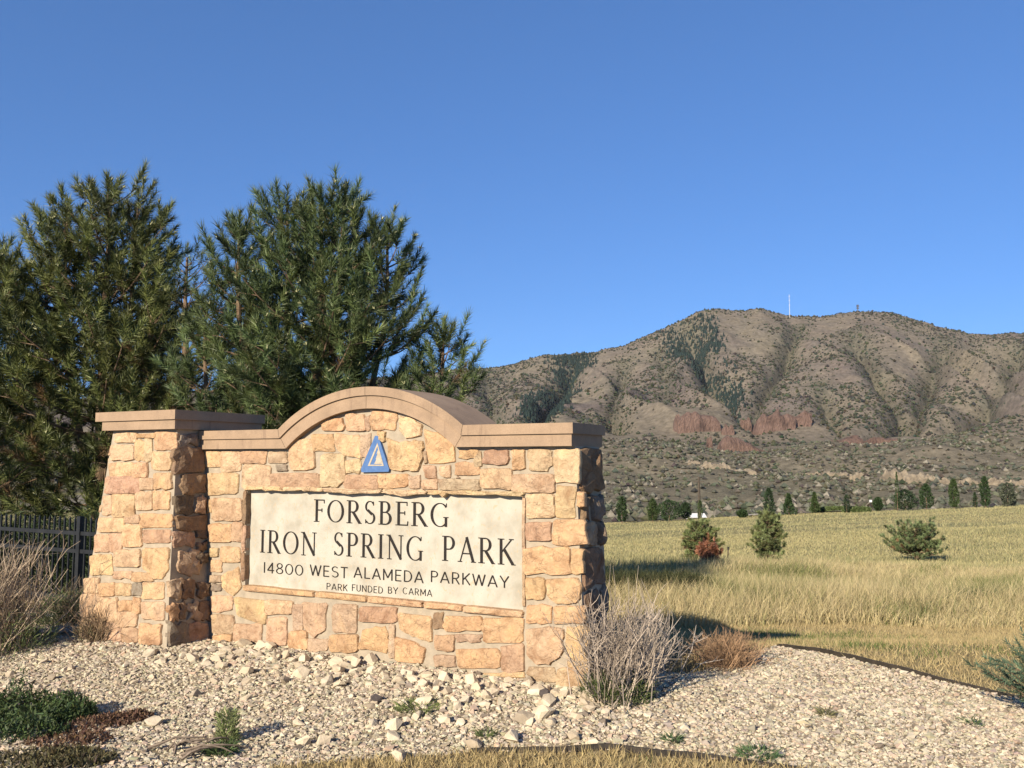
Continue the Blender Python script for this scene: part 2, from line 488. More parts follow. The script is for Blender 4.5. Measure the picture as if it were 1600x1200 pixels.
def build_far():
    Ds = np.concatenate([np.linspace(330, 2000, 90), np.linspace(2010, 3900, 180), np.linspace(3950, 6500, 14)])
    av = np.concatenate([np.linspace(-1.5, -.32, 50), np.linspace(-.31, .80, 330), np.linspace(.82, 1.6, 40)])
    A, Y = np.meshgrid(av, Ds)
    X = A * Y
    Z = far_z(X, Y)
    n, m = X.shape
    V = np.stack([X, Y, Z], -1).reshape(-1, 3)
    i = np.arange(n * m).reshape(n, m)
    F = np.stack([i[:-1, :-1], i[:-1, 1:], i[1:, 1:], i[1:, :-1]], -1).reshape(-1, 4)
    x, y, z = V.T
    n1 = fbm(x * .004, y * .004, 5); n2 = fbm(x * .02 + 8, y * .02, 4)
    tan = np.array([.182, .156, .114]); red = np.array([.146, .118, .106]); grey = np.array([.140, .128, .110]); sage = np.array([.096, .100, .070])
    t = np.clip(.5 + 2.2 * n1, 0, 1)[:, None]
    col = tan * t + red * (1 - t)
    k = np.clip(.3 + 2.5 * n2, 0, 1)[:, None] * .5
    col = col * (1 - k) + grey * k
    hbk = ((1 - sstep(1450, 1800, y)) * .85)[:, None]
    c2 = np.array([.182, .158, .116]) * (1 - t * .5) + np.array([.142, .136, .092]) * t * .5
    col = col * (1 - hbk) + c2 * hbk
    gz = np.clip(gully_near(x, y, range(len(GULLIES)), 1.0), 0, 1)[:, None] * .55
    col = col * (1 - gz) + sage * .8 * gz
    lo = (sstep(1550, 1750, y) * (1 - sstep(2300, 2650, y)) * .7)[:, None]
    col = col * (1 - lo) + tan * 1.02 * lo
    m_, nt, b = new_mat("mountain_soil")
    at = nt.nodes.new("ShaderNodeAttribute"); at.attribute_name = "Col"
    nn = nodes_noise(nt, .06, 8, .72, 0, geo_co(nt))
    c = mix(nt, at.outputs["Color"], ramp(nt, nn.outputs["Fac"], [(.35, (.62, .62, .6)), (.65, (1.25, 1.22, 1.18))]), 1.0, 'MULTIPLY')
    nt.links.new(c, b.inputs["Base Color"]); b.inputs["Roughness"].default_value = 1
    b.inputs["Specular IOR Level"].default_value = 0
    bump(nt, b, nn.outputs["Fac"], .8, 6.0)
    setting("mountain_terrain", V, F, m_, 'structure', col, True)
build_far()

ICO = None
def ico():
    p = (1 + 5 ** .5) / 2
    v = np.array([(-1, p, 0), (1, p, 0), (-1, -p, 0), (1, -p, 0), (0, -1, p), (0, 1, p), (0, -1, -p), (0, 1, -p), (p, 0, -1), (p, 0, 1), (-p, 0, -1), (-p, 0, 1)], float)
    v /= np.linalg.norm(v[0])
    f = np.array([(0, 11, 5), (0, 5, 1), (0, 1, 7), (0, 7, 10), (0, 10, 11), (1, 5, 9), (5, 11, 4), (11, 10, 2), (10, 7, 6), (7, 1, 8),
                  (3, 9, 4), (3, 4, 2), (3, 2, 6), (3, 6, 8), (3, 8, 9), (4, 9, 5), (2, 4, 11), (6, 2, 10), (8, 6, 7), (9, 8, 1)])
    return v, f
IV, IF = ico()
OV = np.array([(1, 0, 0), (-1, 0, 0), (0, 1, 0), (0, -1, 0), (0, 0, 1), (0, 0, -1)], float)
OF = np.array([(0, 2, 4), (2, 1, 4), (1, 3, 4), (3, 0, 4), (2, 0, 5), (1, 2, 5), (3, 1, 5), (0, 3, 5)])

def blobs(P, S, BV, BF, jit=.3, cols=None, rotz=True, rng=R, full_rot=False):
    """many jittered small solids: P (n,3) centres, S (n,3) radii"""
    n = len(P); k = len(BV)
    v = np.broadcast_to(BV, (n, k, 3)) * (1 + rng.uniform(-jit, jit, (n, k, 1))) + rng.uniform(-jit, jit, (n, k, 3)) * .4
    if full_rot:
        q = norm(rng.normal(size=(n, 4)))
        w, x, y, z = q.T
        Rm = np.stack([1 - 2 * (y * y + z * z), 2 * (x * y - z * w), 2 * (x * z + y * w), 2 * (x * y + z * w), 1 - 2 * (x * x + z * z), 2 * (y * z - x * w),
                       2 * (x * z - y * w), 2 * (y * z + x * w), 1 - 2 * (x * x + y * y)], -1).reshape(n, 3, 3)
        v = np.einsum('nij,nkj->nki', Rm, v)
    elif rotz:
        a = rng.uniform(0, 6.28, n); c, s = np.cos(a), np.sin(a)
        v = np.stack([v[..., 0] * c[:, None] - v[..., 1] * s[:, None], v[..., 0] * s[:, None] + v[..., 1] * c[:, None], v[..., 2]], -1)
    v = v * S[:, None, :] + P[:, None, :]
    F = (BF[None] + (np.arange(n) * k)[:, None, None]).reshape(-1, 3)
    C = None if cols is None else np.repeat(cols, k, axis=0)
    return v.reshape(-1, 3), F, C

M_SCRUB = mat_vcol("scrub", .95, 0, .0, (.35, .6, 1.3))
def build_scrub():
    # mountainside shrubs
    n = 125000
    a = R.uniform(-.30, .70, n); D = np.sqrt(R.uniform(1600 ** 2, 3830 ** 2, n))
    x, y = a * D, D
    dens = np.clip(.40 + 3.8 * fbm(x * .0035 + 50, y * .0035, 4) + 1.6 * fbm(x * .015, y * .012 + 5, 3), 0.03, 1)
    dens = np.maximum(dens, .95 * gully_near(x, y, range(len(GULLIES)), 1.1))
    dens = np.maximum(dens, .8 * sstep(3700, 3790, y))
    dens *= 1 - .5 * np.exp(-((y - 2150) / 200) ** 2)
    k = R.random(n) < dens * .55
    x, y = x[k], y[k]; n = len(x)
    sz = np.clip(R.lognormal(1.15, .42, n), 1.6, 8)
    P = np.stack([x, y, far_z(x, y) + sz * .3], -1)
    S = np.stack([sz, sz, sz * R.uniform(.7, 1.0, n)], -1)
    c = np.array([.046, .049, .032]) * R.uniform(.55, 1.45, (n, 1)) + R.uniform(-.008, .012, (n, 3))
    V, F, C = blobs(P, S, OV, OF, .3, c)
    setting("mountain_shrubs", V, F, M_SCRUB, 'stuff', np.clip(C, .01, 1), False, "dark shrubs dotted over the tan mountainside")
    # conifer stands in the gullies
    n = 30000
    a = R.uniform(-.02, .36, n); D = np.sqrt(R.uniform(2300 ** 2, 3750 ** 2, n)); x, y = a * D, D
    v = gully_near(x, y, [0, 1], 1.55)
    t = (D - 2050) / (D_RIDGE - 2050)
    k = (R.random(n) < np.clip(v * (1.15 + 3.2 * fbm(x * .008, y * .008, 4)) - .12, 0, 1) ** 1.6) & (t > .22)
    x, y = x[k], y[k]; n = len(x)
    h = R.uniform(10, 20, n)
    cone = np.array([(1, 0, 0), (.31, .95, 0), (-.81, .59, 0), (-.81, -.59, 0), (.31, -.95, 0), (0, 0, 1)], float)
    cf = np.array([(0, 1, 5), (1, 2, 5), (2, 3, 5), (3, 4, 5), (4, 0, 5)])
    V, F, C = blobs(np.stack([x, y, far_z(x, y) - .5], -1), np.stack([h * .27, h * .27, h], -1), cone, cf, .15,
                    np.array([.020, .032, .028]) * R.uniform(.7, 1.4, (n, 1)))
    setting("mountain_conifers", V, F, M_SCRUB, 'stuff', C, False, "dark conifer forest filling the mountain gullies")
    # foothill scrub
    n = 46000
    a = R.uniform(-.62, .66, n); D = np.sqrt(R.uniform(480 ** 2, 1650 ** 2, n)); x, y = a * D, D
    dens = np.clip(.5 + 1.6 * fbm(x * .008 + 20, y * .008, 4) + .8 * fbm(x * .03, y * .03, 3), .08, 1)
    k = R.random(n) < dens
    x, y = x[k], y[k]; n = len(x)
    sz = R.uniform(1.3, 4.2, n) * R.uniform(.7, 1.3, n)
    c = np.array([.080, .080, .056]) * R.uniform(.5, 1.5, (n, 1)) + R.uniform(-.008, .010, (n, 3))
    pale = R.random(n) < .12
    c[pale] = np.array([.20, .18, .14]) * R.uniform(.6, 1.1, (pale.sum(), 1))
    V, F, C = blobs(np.stack([x, y, far_z(x, y) + sz * .25], -1), np.stack([sz, sz, sz * .8], -1), OV, OF, .28, c)
    setting("foothill_scrub", V, F, M_SCRUB, 'stuff', np.clip(C, .01, 1), False, "grey green scrub covering the lower foothill")
build_scrub()

# ------------------------------------------------------------------ rock outcrops below the mountain
def crag(w, h, d, seed, jag=.3, slope=0.0, lean=0.0, nx=30, ny=12):
    """rock mass on an oval foot: steep worn sides, broken top; slope lowers one end"""
    o = np.random.default_rng(seed).uniform(0, 90)
    xs = np.linspace(-1, 1, nx); ys = np.linspace(-1, 1, ny)
    X, Y = np.meshgrid(xs, ys)
    env = np.clip(1 - np.abs(X) ** 5, 0, 1) ** .5 * np.clip(1 - np.abs(Y) ** 4, 0, 1) ** .6
    nz = fbm(X * 2.3 + o, Y * 1.2 + o, 4) * 2.6 + (np.abs(2 * vnoise(X * 4.2 + o, Y * .8 + o) - 1) - .5) * .9
    Z = h * env * np.clip(1 + jag * nz - slope * (X + .2), .08, 1.6)
    Z = np.where((np.abs(X) == 1) | (np.abs(Y) == 1), -h * .5 - 3, Z)
    PX = X * w / 2 * (1 + .25 * fbm(X + o, Y * 2, 2)) + lean * Z
    V = np.stack([PX, Y * d / 2, Z], -1).reshape(-1, 3)
    i = np.arange(nx * ny).reshape(ny, nx)
    return V, np.stack([i[:-1, :-1], i[:-1, 1:], i[1:, 1:], i[1:, :-1]], -1).reshape(-1, 4)
M_RED = mat_simple("red_sandstone", [(.3, (.085, .052, .040)), (.5, (.205, .128, .096)), (.75, (.27, .178, .138))], .07, .95, 1.0, 14, sc=(1, 1, .4))
M_PALEROCK = mat_simple("pale_sandstone", [(.3, (.13, .105, .075)), (.55, (.26, .21, .145)), (.8, (.33, .275, .195))], .16, .95, .9, 2)
def on_slope(px, v, d0, d1):
    """where the line of sight of a picture point first meets the far terrain between two distances"""
    D = np.linspace(d0, d1, 700); r = ray(px, v)
    zz = CAM_H + r[2] / r[1] * D; tz = far_z(r[0] / r[1] * D, D)
    k = np.nonzero(tz >= zz)[0]
    return float(D[k[0]]) if len(k) else d1
def outcrop(px, vb, wpx, hpx, rng_, mat, name, label, seed, jag=.3, lean=0, slope=0, dfac=.6, cat='rock formation', group=None):
    D = on_slope(px, vb, *rng_); c = at_depth(px, vb, D); k = D / FPX
    V, F = crag(wpx * k, hpx * k, wpx * k * dfac, seed, jag, slope, lean)
    base = (c[0], D, c[2] - 1)
    solo(name, V + np.array(base) + [0, wpx * k * dfac * .3, 0], F, mat, base, label, cat, group)
RR = [(1092, 673, 72, 28, .18, 0, .1, "broad red sandstone outcrop, leftmost large mass below the mountain"),
      (1166, 713, 76, 27, .14, -.1, .5, "rounded red sandstone slab sloping down to its right, lowest of the red rocks"),
      (1138, 680, 20, 16, .3, 0, 0, "small red boulder perched above the sloping red slab"),
      (1166, 672, 18, 17, .3, 0, 0, "small upright red rock beside the jagged red crag"),
      (1212, 673, 62, 27, .26, .2, 0, "jagged red sandstone crag with pointed tops under the grassy spur"),
      (1250, 666, 34, 18, .35, .3, -.3, "narrow red ledge rising to its right behind the jagged crag"),
      (1109, 704, 10, 22, .3, 0, 0, "thin red rock spire beside the sloping red slab"),
      (1066, 668, 26, 18, .4, 0, 0, "low red rock at the foot of the broad outcrop"),
      (1318, 701, 62, 15, .3, .4, -.4, "long low red ledge at the top of the scrub foothill"),
      (1385, 692, 60, 9, .3, 0, 0, "flat red ledge running along the grassy bench")]
for i, (px, v, w_, h_, j, ln, sl, lb) in enumerate(RR):
    outcrop(px, v, w_, h_, (1500, 3200), M_RED, "red_rock_outcrop", lb, 40 + i, j, ln, sl, .5, group="red rocks below the mountain")
PR = [(1118, 733, 50, 10), (1085, 726, 20, 7), (1160, 738, 44, 6), (1310, 744, 46, 7), (1350, 746, 40, 7), (1402, 749, 46, 13), (1440, 753, 50, 13), (1475, 756, 26, 8),
      (1515, 757, 30, 8), (1555, 758, 40, 9), (1590, 760, 34, 10), (1270, 742, 24, 5)]
for i, (px, v, w_, h_) in enumerate(PR):
    outcrop(px, v, w_, h_, (600, 1600), M_PALEROCK, "pale_rock_outcrop", "pale cream rock ledge in the line across the scrub foothill", 80 + i, .5, 0, 0, .4, group="pale ledges across the foothill")

# ------------------------------------------------------------------ tubes
def tube(pts, radii, sides=8, cap=True):
    pts = np.asarray(pts, float); n = len(pts)
    radii = np.broadcast_to(radii, (n,))
    d = np.gradient(pts, axis=0); d = norm(d)
    ref = np.array([0, 0, 1.0]) if abs(d[0][2]) < .9 else np.array([1.0, 0, 0])
    a = norm(np.cross(d, ref)); b = np.cross(d, a)
    th = np.linspace(0, 2 * np.pi, sides, endpoint=False)
    V = pts[:, None] + radii[:, None, None] * (np.cos(th)[None, :, None] * a[:, None] + np.sin(th)[None, :, None] * b[:, None])
    i = np.arange(n * sides).reshape(n, sides)
    j = np.roll(i, -1, axis=1)
    F = np.stack([i[:-1], j[:-1], j[1:], i[1:]], -1).reshape(-1, 4)
    return V.reshape(-1, 3), F

def boxv(c, sx, sy, sz, ax=None):
    ax = np.eye(3) if ax is None else np.asarray(ax)
    k = np.array([(-1, -1, -1), (1, -1, -1), (1, 1, -1), (-1, 1, -1), (-1, -1, 1), (1, -1, 1), (1, 1, 1), (-1, 1, 1)], float) * np.array([sx, sy, sz]) / 2
    return np.asarray(c, float) + k @ ax, np.array([(0, 3, 2, 1), (4, 5, 6, 7), (0, 1, 5, 4), (1, 2, 6, 5), (2, 3, 7, 6), (3, 0, 4, 7)])

# masts on the ridge
def mast(px, vt, D, h, r, label, pale):
    c = at_depth(px, vt, D); z = float(far_z(np.array([c[0]]), np.array([D]))[0])
    base = np.array([c[0], D, z - 3]); top = np.array([c[0], D, c[2]])
    t = thing("radio_mast", base, label, "mast", "masts on the ridge")
    m = mat_simple("mast_paint", [(.3, (.5, .5, .5)), (.7, (.65, .65, .65))] if pale else [(.3, (.08, .08, .08)), (.7, (.12, .12, .12))], .2)
    V, F = tube([base, base * .5 + top * .5, top], [r, r * .8, r * .5], 6); part("lattice_tower", V, F, m, t)
    V, F = join([boxv(base * (1 - k) + top * k, r * 4, r * 4, r * 1.6) for k in (.55, .75, .92)])[:2]; part("antenna", V, F, m, t)
mast(1233, 460, 3780, 0, 1.1, "tall thin pale radio mast on the mountain ridge", True)
mast(1340, 476, 3780, 0, 2.2, "short dark radio mast on the highest right hand summit", False)

# ------------------------------------------------------------------ the park sign
SIGN_BASE = wp(1.8, .2, .08)
sign = thing("park_sign", SIGN_BASE, "stone monument sign with arched coping and carved limestone panel on gravel", "sign")

def extrude(poly, s0, s1):
    """front-elevation polygon (u,z) pushed from s0 to s1 into the wall"""
    P = np.array(poly, float); n = len(P)
    V = np.concatenate([wp(P[:, 0], np.full(n, s0), P[:, 1]), wp(P[:, 0], np.full(n, s1), P[:, 1])])
    F = [list(range(n)), list(range(2 * n - 1, n - 1, -1))]
    for i in range(n):
        j = (i + 1) % n
        F.append([i, i + n, j + n, j])
    return V, F
def joinl(parts):
    Vs, Fs, off = [], [], 0
    for V, F in parts:
        Vs.append(V); Fs += [[i + off for i in f] for f in F]; off += len(V)
    return np.concatenate(Vs), Fs

UC, ZC, R0, R1, R2 = 1.745, .755, 1.417, 1.350, 1.249
Z0, Z1, Z2 = 1.858, 1.784, 1.70
def arc(r, x0, x1, n=22):     # offsets from the centre line
    xs = np.linspace(x0, x1, n)
    return [(UC + x, ZC + math.sqrt(max(r * r - x * x, 0))) for x in xs]
PU0, PU1, PZ0, PZ1 = .402, 3.03, .557, 1.36
MF = .008                    # mortar face behind the stone face
BK = .43
rb = .8167
body = [extrude([(-.0, Z2), (-.085, -.35), (PU0, -.35), (PU0, Z2)], MF, BK),
        extrude([(PU1, Z2), (PU1, -.35), (3.66, -.35), (3.66, Z2)], MF, BK),
        extrude([(PU0, PZ0), (PU0, -.35), (PU1, -.35), (PU1, PZ0)], MF, BK),
        extrude([(PU0, Z2), (PU0, PZ1), (PU1, PZ1), (PU1, Z2), (UC + rb, Z2)] + arc(R2, rb, -rb)[1:-1] + [(UC - rb, Z2)], MF, BK),
        extrude([(PU0, PZ1), (PU0, PZ0), (PU1, PZ0), (PU1, PZ1)], .07, BK)]
wall = part("wall", *joinl(body), M_MORTAR, sign)

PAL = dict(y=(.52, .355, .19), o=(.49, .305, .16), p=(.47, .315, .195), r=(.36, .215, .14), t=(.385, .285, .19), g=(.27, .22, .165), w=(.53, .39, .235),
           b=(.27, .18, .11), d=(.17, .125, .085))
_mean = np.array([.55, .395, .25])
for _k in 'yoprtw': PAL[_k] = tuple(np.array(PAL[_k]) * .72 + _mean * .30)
def chaikin(P, k=.24):
    Q = []
    n = len(P)
    for i in range(n):
        a, b = P[i], P[(i + 1) % n]
        Q.append(a * (1 - k) + b * k); Q.append(a * k + b * (1 - k))
    return np.array(Q)

def stone(poly3, nrm, color, parent, proud=.013, embed=.03, rough=1.0, inset=.006):
    """poly3: outline points on the stone-face plane; nrm: outward normal"""
    P = np.asarray(poly3, float)
    c = P.mean(0)
    size = np.linalg.norm(P - c, axis=1).mean()
    # densify, round the corners, roughen the outline
    Q = []
    for i in range(len(P)):
        a, b = P[i], P[(i + 1) % len(P)]
        Q += [a, a * .5 + b * .5]
    Q = chaikin(np.array(Q), .17)
    n = len(Q)
    out = norm(Q - c)
    Q = Q + out * R.normal(0, .0055 * min(rough, 2.5), (n, 1)) * min(1, size / .08)
    h0 = R.uniform(.2, 1.0) * proud
    tilt = norm(R.normal(size=3)) * .03
    e1 = norm(np.cross(nrm, [0.02, .01, 1.0])); o1, o2 = R.uniform(0, 200, 2)
    def relief(X, amp):
        a_, b_ = (X - c) @ e1, (X - c)[:, 2]
        k = 9.0 if rough < 2 else 13.0
        return amp * (2.2 * fbm(a_ * k + o1, b_ * k * (1 if rough < 4 else .45) + o2, 3) + .12)
    def ring(f, h, amp):
        X = c + (Q - c) * f
        return X + nrm * (h + relief(X, amp) + (X - c) @ tilt)[:, None]
    f1 = max(.62, 1 - inset / size); am = .007 * rough
    fs = [f1, f1 * .74, f1 * .42]
    rings = [Q - nrm * embed, Q + nrm * (h0 * .15 - .003)] + [ring(f, h0 + .003 * i, am * (.55, 1, 1.1)[i]) for i, f in enumerate(fs)]
    ctr = c[None] + nrm * (h0 + .006 + relief(c[None], am * 1.1))[:, None]
    V = np.concatenate(rings + [ctr])
    F = []
    nr_ = len(rings)
    for k in range(nr_ - 1):
        for i in range(n):
            j = (i + 1) % n
            F.append([k * n + i, k * n + j, (k + 1) * n + j, (k + 1) * n + i])
    for i in range(n):
        F.append([(nr_ - 1) * n + i, (nr_ - 1) * n + (i + 1) % n, nr_ * n])
    cc = np.array(color) * R.uniform(.92, 1.08) * (1 + R.uniform(-.03, .03, 3))
    return part("stone", V, F, M_STONE, parent, smooth=False, color=tuple(cc))

def px_stone(pts, origin, sc, plane_p, plane_n, color, parent, grow=1.09, **kw):
    if len(pts) == 4 and not isinstance(pts[0], tuple):
        x0, y0, x1, y1 = pts
        pts = [(x0, y0), (x1, y0), (x1, y1), (x0, y1)]
    P = np.array([hit(origin[0] + x / sc, origin[1] + y / sc, plane_p, plane_n) for x, y in pts])
    c = P.mean(0); P = c + (P - c) * grow
    P = P + R.normal(0, .0035, (len(P), 1)) * np.cross(plane_n, [0, 0, 1]) + R.normal(0, .0035, (len(P), 1)) * Zv
    return stone(P, -np.asarray(plane_n) if np.dot(plane_n, W) > 0 or True else plane_n, PAL[color], parent, **kw)

S6 = 1600 / 240
WALLP = (WF, W)
FRONT = [
 # zoom window origin, scale, stones
 ((310, 660), S6, [((60, 300, 235, 465), 'y'), ((240, 312, 435, 505), 'w'), ((445, 305, 695, 425), 'r'), ((730, 310, 925, 420), 't'), ((818, 440, 925, 500), 'g'),
   ([(1000, 200), (1170, 180), (1205, 480), (975, 500), (945, 370)], 'y'), ((1185, 130, 1405, 300), 'o'), ([(1425, 130), (1680, 135), (1690, 370), (1560, 350), (1450, 290)], 'y'),
   ((75, 530, 405, 750), 'y'), ((470, 455, 750, 695), 'w'), ((760, 540, 1250, 685), 'r'), ([(1300, 340), (1520, 350), (1525, 600), (1450, 665), (1275, 665)], 'w'),
   ((155, 790, 450, 1020), 'p'), ((82, 800, 140, 930), 'o'), ((120, 1060, 340, 1240), 'o'), ((355, 1035, 465, 1235), 'p')]),
 ((310, 850), S6, [((110, 40, 210, 128), 'y'), ((235, 40, 430, 185), 'p'), ((120, 170, 240, 290), 'y'), ([(420, 245), (440, 450), (350, 535), (250, 440), (250, 330)], 'y'),
   ((140, 420, 240, 490), 'g'), ((120, 320, 235, 400), 't'), ((140, 545, 350, 700), 'p'), ([(390, 560), (690, 590), (690, 830), (560, 800), (420, 740)], 'y'), ((700, 590, 970, 735), 'p'),
   ((140, 740, 360, 930), 't'), ((372, 830, 650, 1010), 'p'), ((715, 770, 915, 1050), 'p'), ((950, 910, 1130, 1090), 'o'), ([(1090, 620), (1340, 630), (1320, 880), (1200, 975), (1110, 870)], 'p'),
   ((985, 640, 1080, 880), 't'), ((1410, 630, 1640, 915), 't'), ((1370, 955, 1660, 1120), 'o'), ((1150, 985, 1350, 1110), 't'), ((140, 950, 340, 1060), 'o')]),
 ((540, 620), S6, [((-240, 225, -20, 345), 'o'), ((10, 190, 210, 360), 'p'), ((270, 150, 515, 345), 'o'), ([(560, 210), (660, 220), (790, 300), (770, 400), (640, 430), (560, 350)], 'w'),
   ([(430, 440), (560, 480), (700, 470), (800, 480), (805, 640), (740, 775), (600, 760), (455, 750)], 'y'), ([(830, 350), (980, 390), (1130, 510), (1125, 670), (860, 670)], 'o'),
   ((342, 365, 412, 470), 'y'), ((820, 710, 945, 850), 'p'), ((980, 720, 1090, 830), 'p'), ((1150, 685, 1390, 810), 'o'), ((1190, 560, 1390, 635), 'o'),
   ((345, 805, 640, 940), 'o'), ((790, 860, 960, 960), 'p'), ((980, 862, 1385, 965), 't'), ((655, 830, 775, 955), 't'), ((0, 815, 330, 965), 'r'), ((-5, 655, 155, 795), 'w'),
   ((150, 400, 265, 620), 't'), ((190, 200, 255, 350), 't'), ((1155, 840, 1190, 850), 't'), ((820, 570, 850, 690), 't')]),
 ((740, 680), S6, [((100, 160, 360, 300), 'r'), ((405, 150, 525, 350), 'o'), ([(570, 150), (820, 155), (825, 300), (760, 375), (590, 370)], 'w'), ((850, 150, 1100, 485), 'w'),
   ((80, 345, 390, 550), 'p'), ((410, 410, 830, 590), 'p'), ((560, 625, 840, 860), 'w'), ((860, 540, 1060, 850), 'y'), ((1085, 590, 1150, 745), 'o'),
   ((550, 910, 800, 1090), 'r'), ((840, 890, 1165, 1130), 'o'), ((15, 165, 80, 330), 't')]),
 ((740, 850), 5.0, [((400, 30, 750, 235), 'o'), ((765, 50, 850, 240), 'o'), ((410, 270, 555, 425), 'o'), ([(580, 275), (800, 270), (848, 340), (800, 470), (640, 455), (580, 400)], 'y'),
   ((420, 480, 600, 620), 'o'), ((630, 490, 870, 615), 'o'), ([(420, 665), (690, 665), (705, 830), (610, 935), (500, 935), (425, 850)], 'p'), ((725, 660, 900, 960), 'y'),
   ((425, 970, 635, 1075), 't'), ((655, 975, 900, 1130), 'p'), ((80, 588, 380, 765), 'o'), ((225, 795, 390, 990), 'r'), ((60, 1000, 385, 1045), 'y')]),
 ((540, 910), S6, [((160, 262, 525, 418), 'r'), ([(200, 500), (390, 470), (440, 560), (432, 740), (280, 700), (140, 690)], 'o'),
   ([(555, 330), (890, 370), (880, 620), (720, 570), (580, 490)], 'y'), ((920, 320, 1020, 480), 'b'), ((1030, 352, 1415, 505), 'o'), ([(525, 565), (700, 620), (820, 690), (815, 835), (525, 810)], 'o'),
   ((930, 560, 1130, 710), 'r'), ((1160, 540, 1400, 628), 't'), ((930, 765, 1130, 875), 't'), ((1180, 695, 1590, 890), 'o'), ((452, 450, 515, 780), 't'), ((0, 560, 140, 725), 'o')]),
]
SKIP = {((0, 560, 140, 725), 'o')}
for org, sc, lst in FRONT:
    for pts, colr in lst:
        if org == (540, 910) and pts == (0, 560, 140, 725): continue
        px_stone(pts, org, sc, WALLP[0], WALLP[1], colr, wall)

def uz_stone(pts, color, parent, **kw):
    P = np.array([wp(u_, 0.0, z_) for u_, z_ in pts]); return stone(P, -W, PAL[color], parent, **kw)
# ledge stones under and over the inscription, and the jambs beside it
for u0, u1, cl in ((.39, .88, 'p'), (.89, 1.22, 'o'), (1.23, 1.74, 'o'), (1.75, 2.26, 'o'), (2.27, 3.04, 'o')):
    uz_stone([(u0, .525), (u1, .522), (u1, .568), (u0, .565)], cl, wall, proud=.022, embed=.062, inset=.006, rough=.8)
for u0, u1, cl in ((.39, .86, 'w'), (.865, 1.20, 'y'), (1.205, 1.62, 'w'), (1.625, 2.2, 'w'), (2.205, 2.62, 'w'), (2.625, 3.05, 'y')):
    uz_stone([(u0, 1.354), (u0 * .5 + u1 * .5, 1.345 + R.uniform(-.006, .012)), (u1, 1.354), (u1, 1.388), (u0, 1.388)], cl, wall, proud=.012, embed=.062, inset=.005, rough=2.2)
for z0, z1, cl in ((.6, .83, 'b'), (.835, 1.06, 'r'), (1.065, 1.345, 'b')):
    uz_stone([(3.029, z0), (3.07, z0), (3.07, z1), (3.029, z1)], cl, wall, proud=.008, embed=.062, inset=.006)
for z0, z1, cl in ((.6, .93, 'p'), (.94, 1.345, 't')):
    uz_stone([(.378, z0), (.403, z0), (.403, z1), (.378, z1)], cl, wall, proud=.006, embed=.062, inset=.004)

# rough end stones on the right end of the wall
EN = -U * .997 + Zv * .075
EN = EN / np.linalg.norm(EN)
def end_pt(s, z):            # battered end face
    u_ = -.0 - (1.70 - z) * .042
    return wp(u_, s, z)
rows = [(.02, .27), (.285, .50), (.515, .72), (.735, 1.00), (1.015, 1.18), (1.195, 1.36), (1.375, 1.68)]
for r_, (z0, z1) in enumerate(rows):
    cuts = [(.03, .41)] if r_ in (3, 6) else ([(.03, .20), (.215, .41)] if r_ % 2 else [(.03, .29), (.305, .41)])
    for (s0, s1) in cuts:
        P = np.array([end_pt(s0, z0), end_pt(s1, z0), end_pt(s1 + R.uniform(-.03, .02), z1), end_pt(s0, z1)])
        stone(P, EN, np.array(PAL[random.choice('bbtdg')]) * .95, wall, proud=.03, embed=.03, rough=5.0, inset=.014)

# inscription panel
panel = part("inscription_panel", *extrude([(PU0 + .001, PZ0 + .001), (PU1 - .001, PZ0 + .001), (PU1 - .001, PZ1 - .001), (PU0 + .001, PZ1 - .001)], .048, .069), M_PANEL, sign)

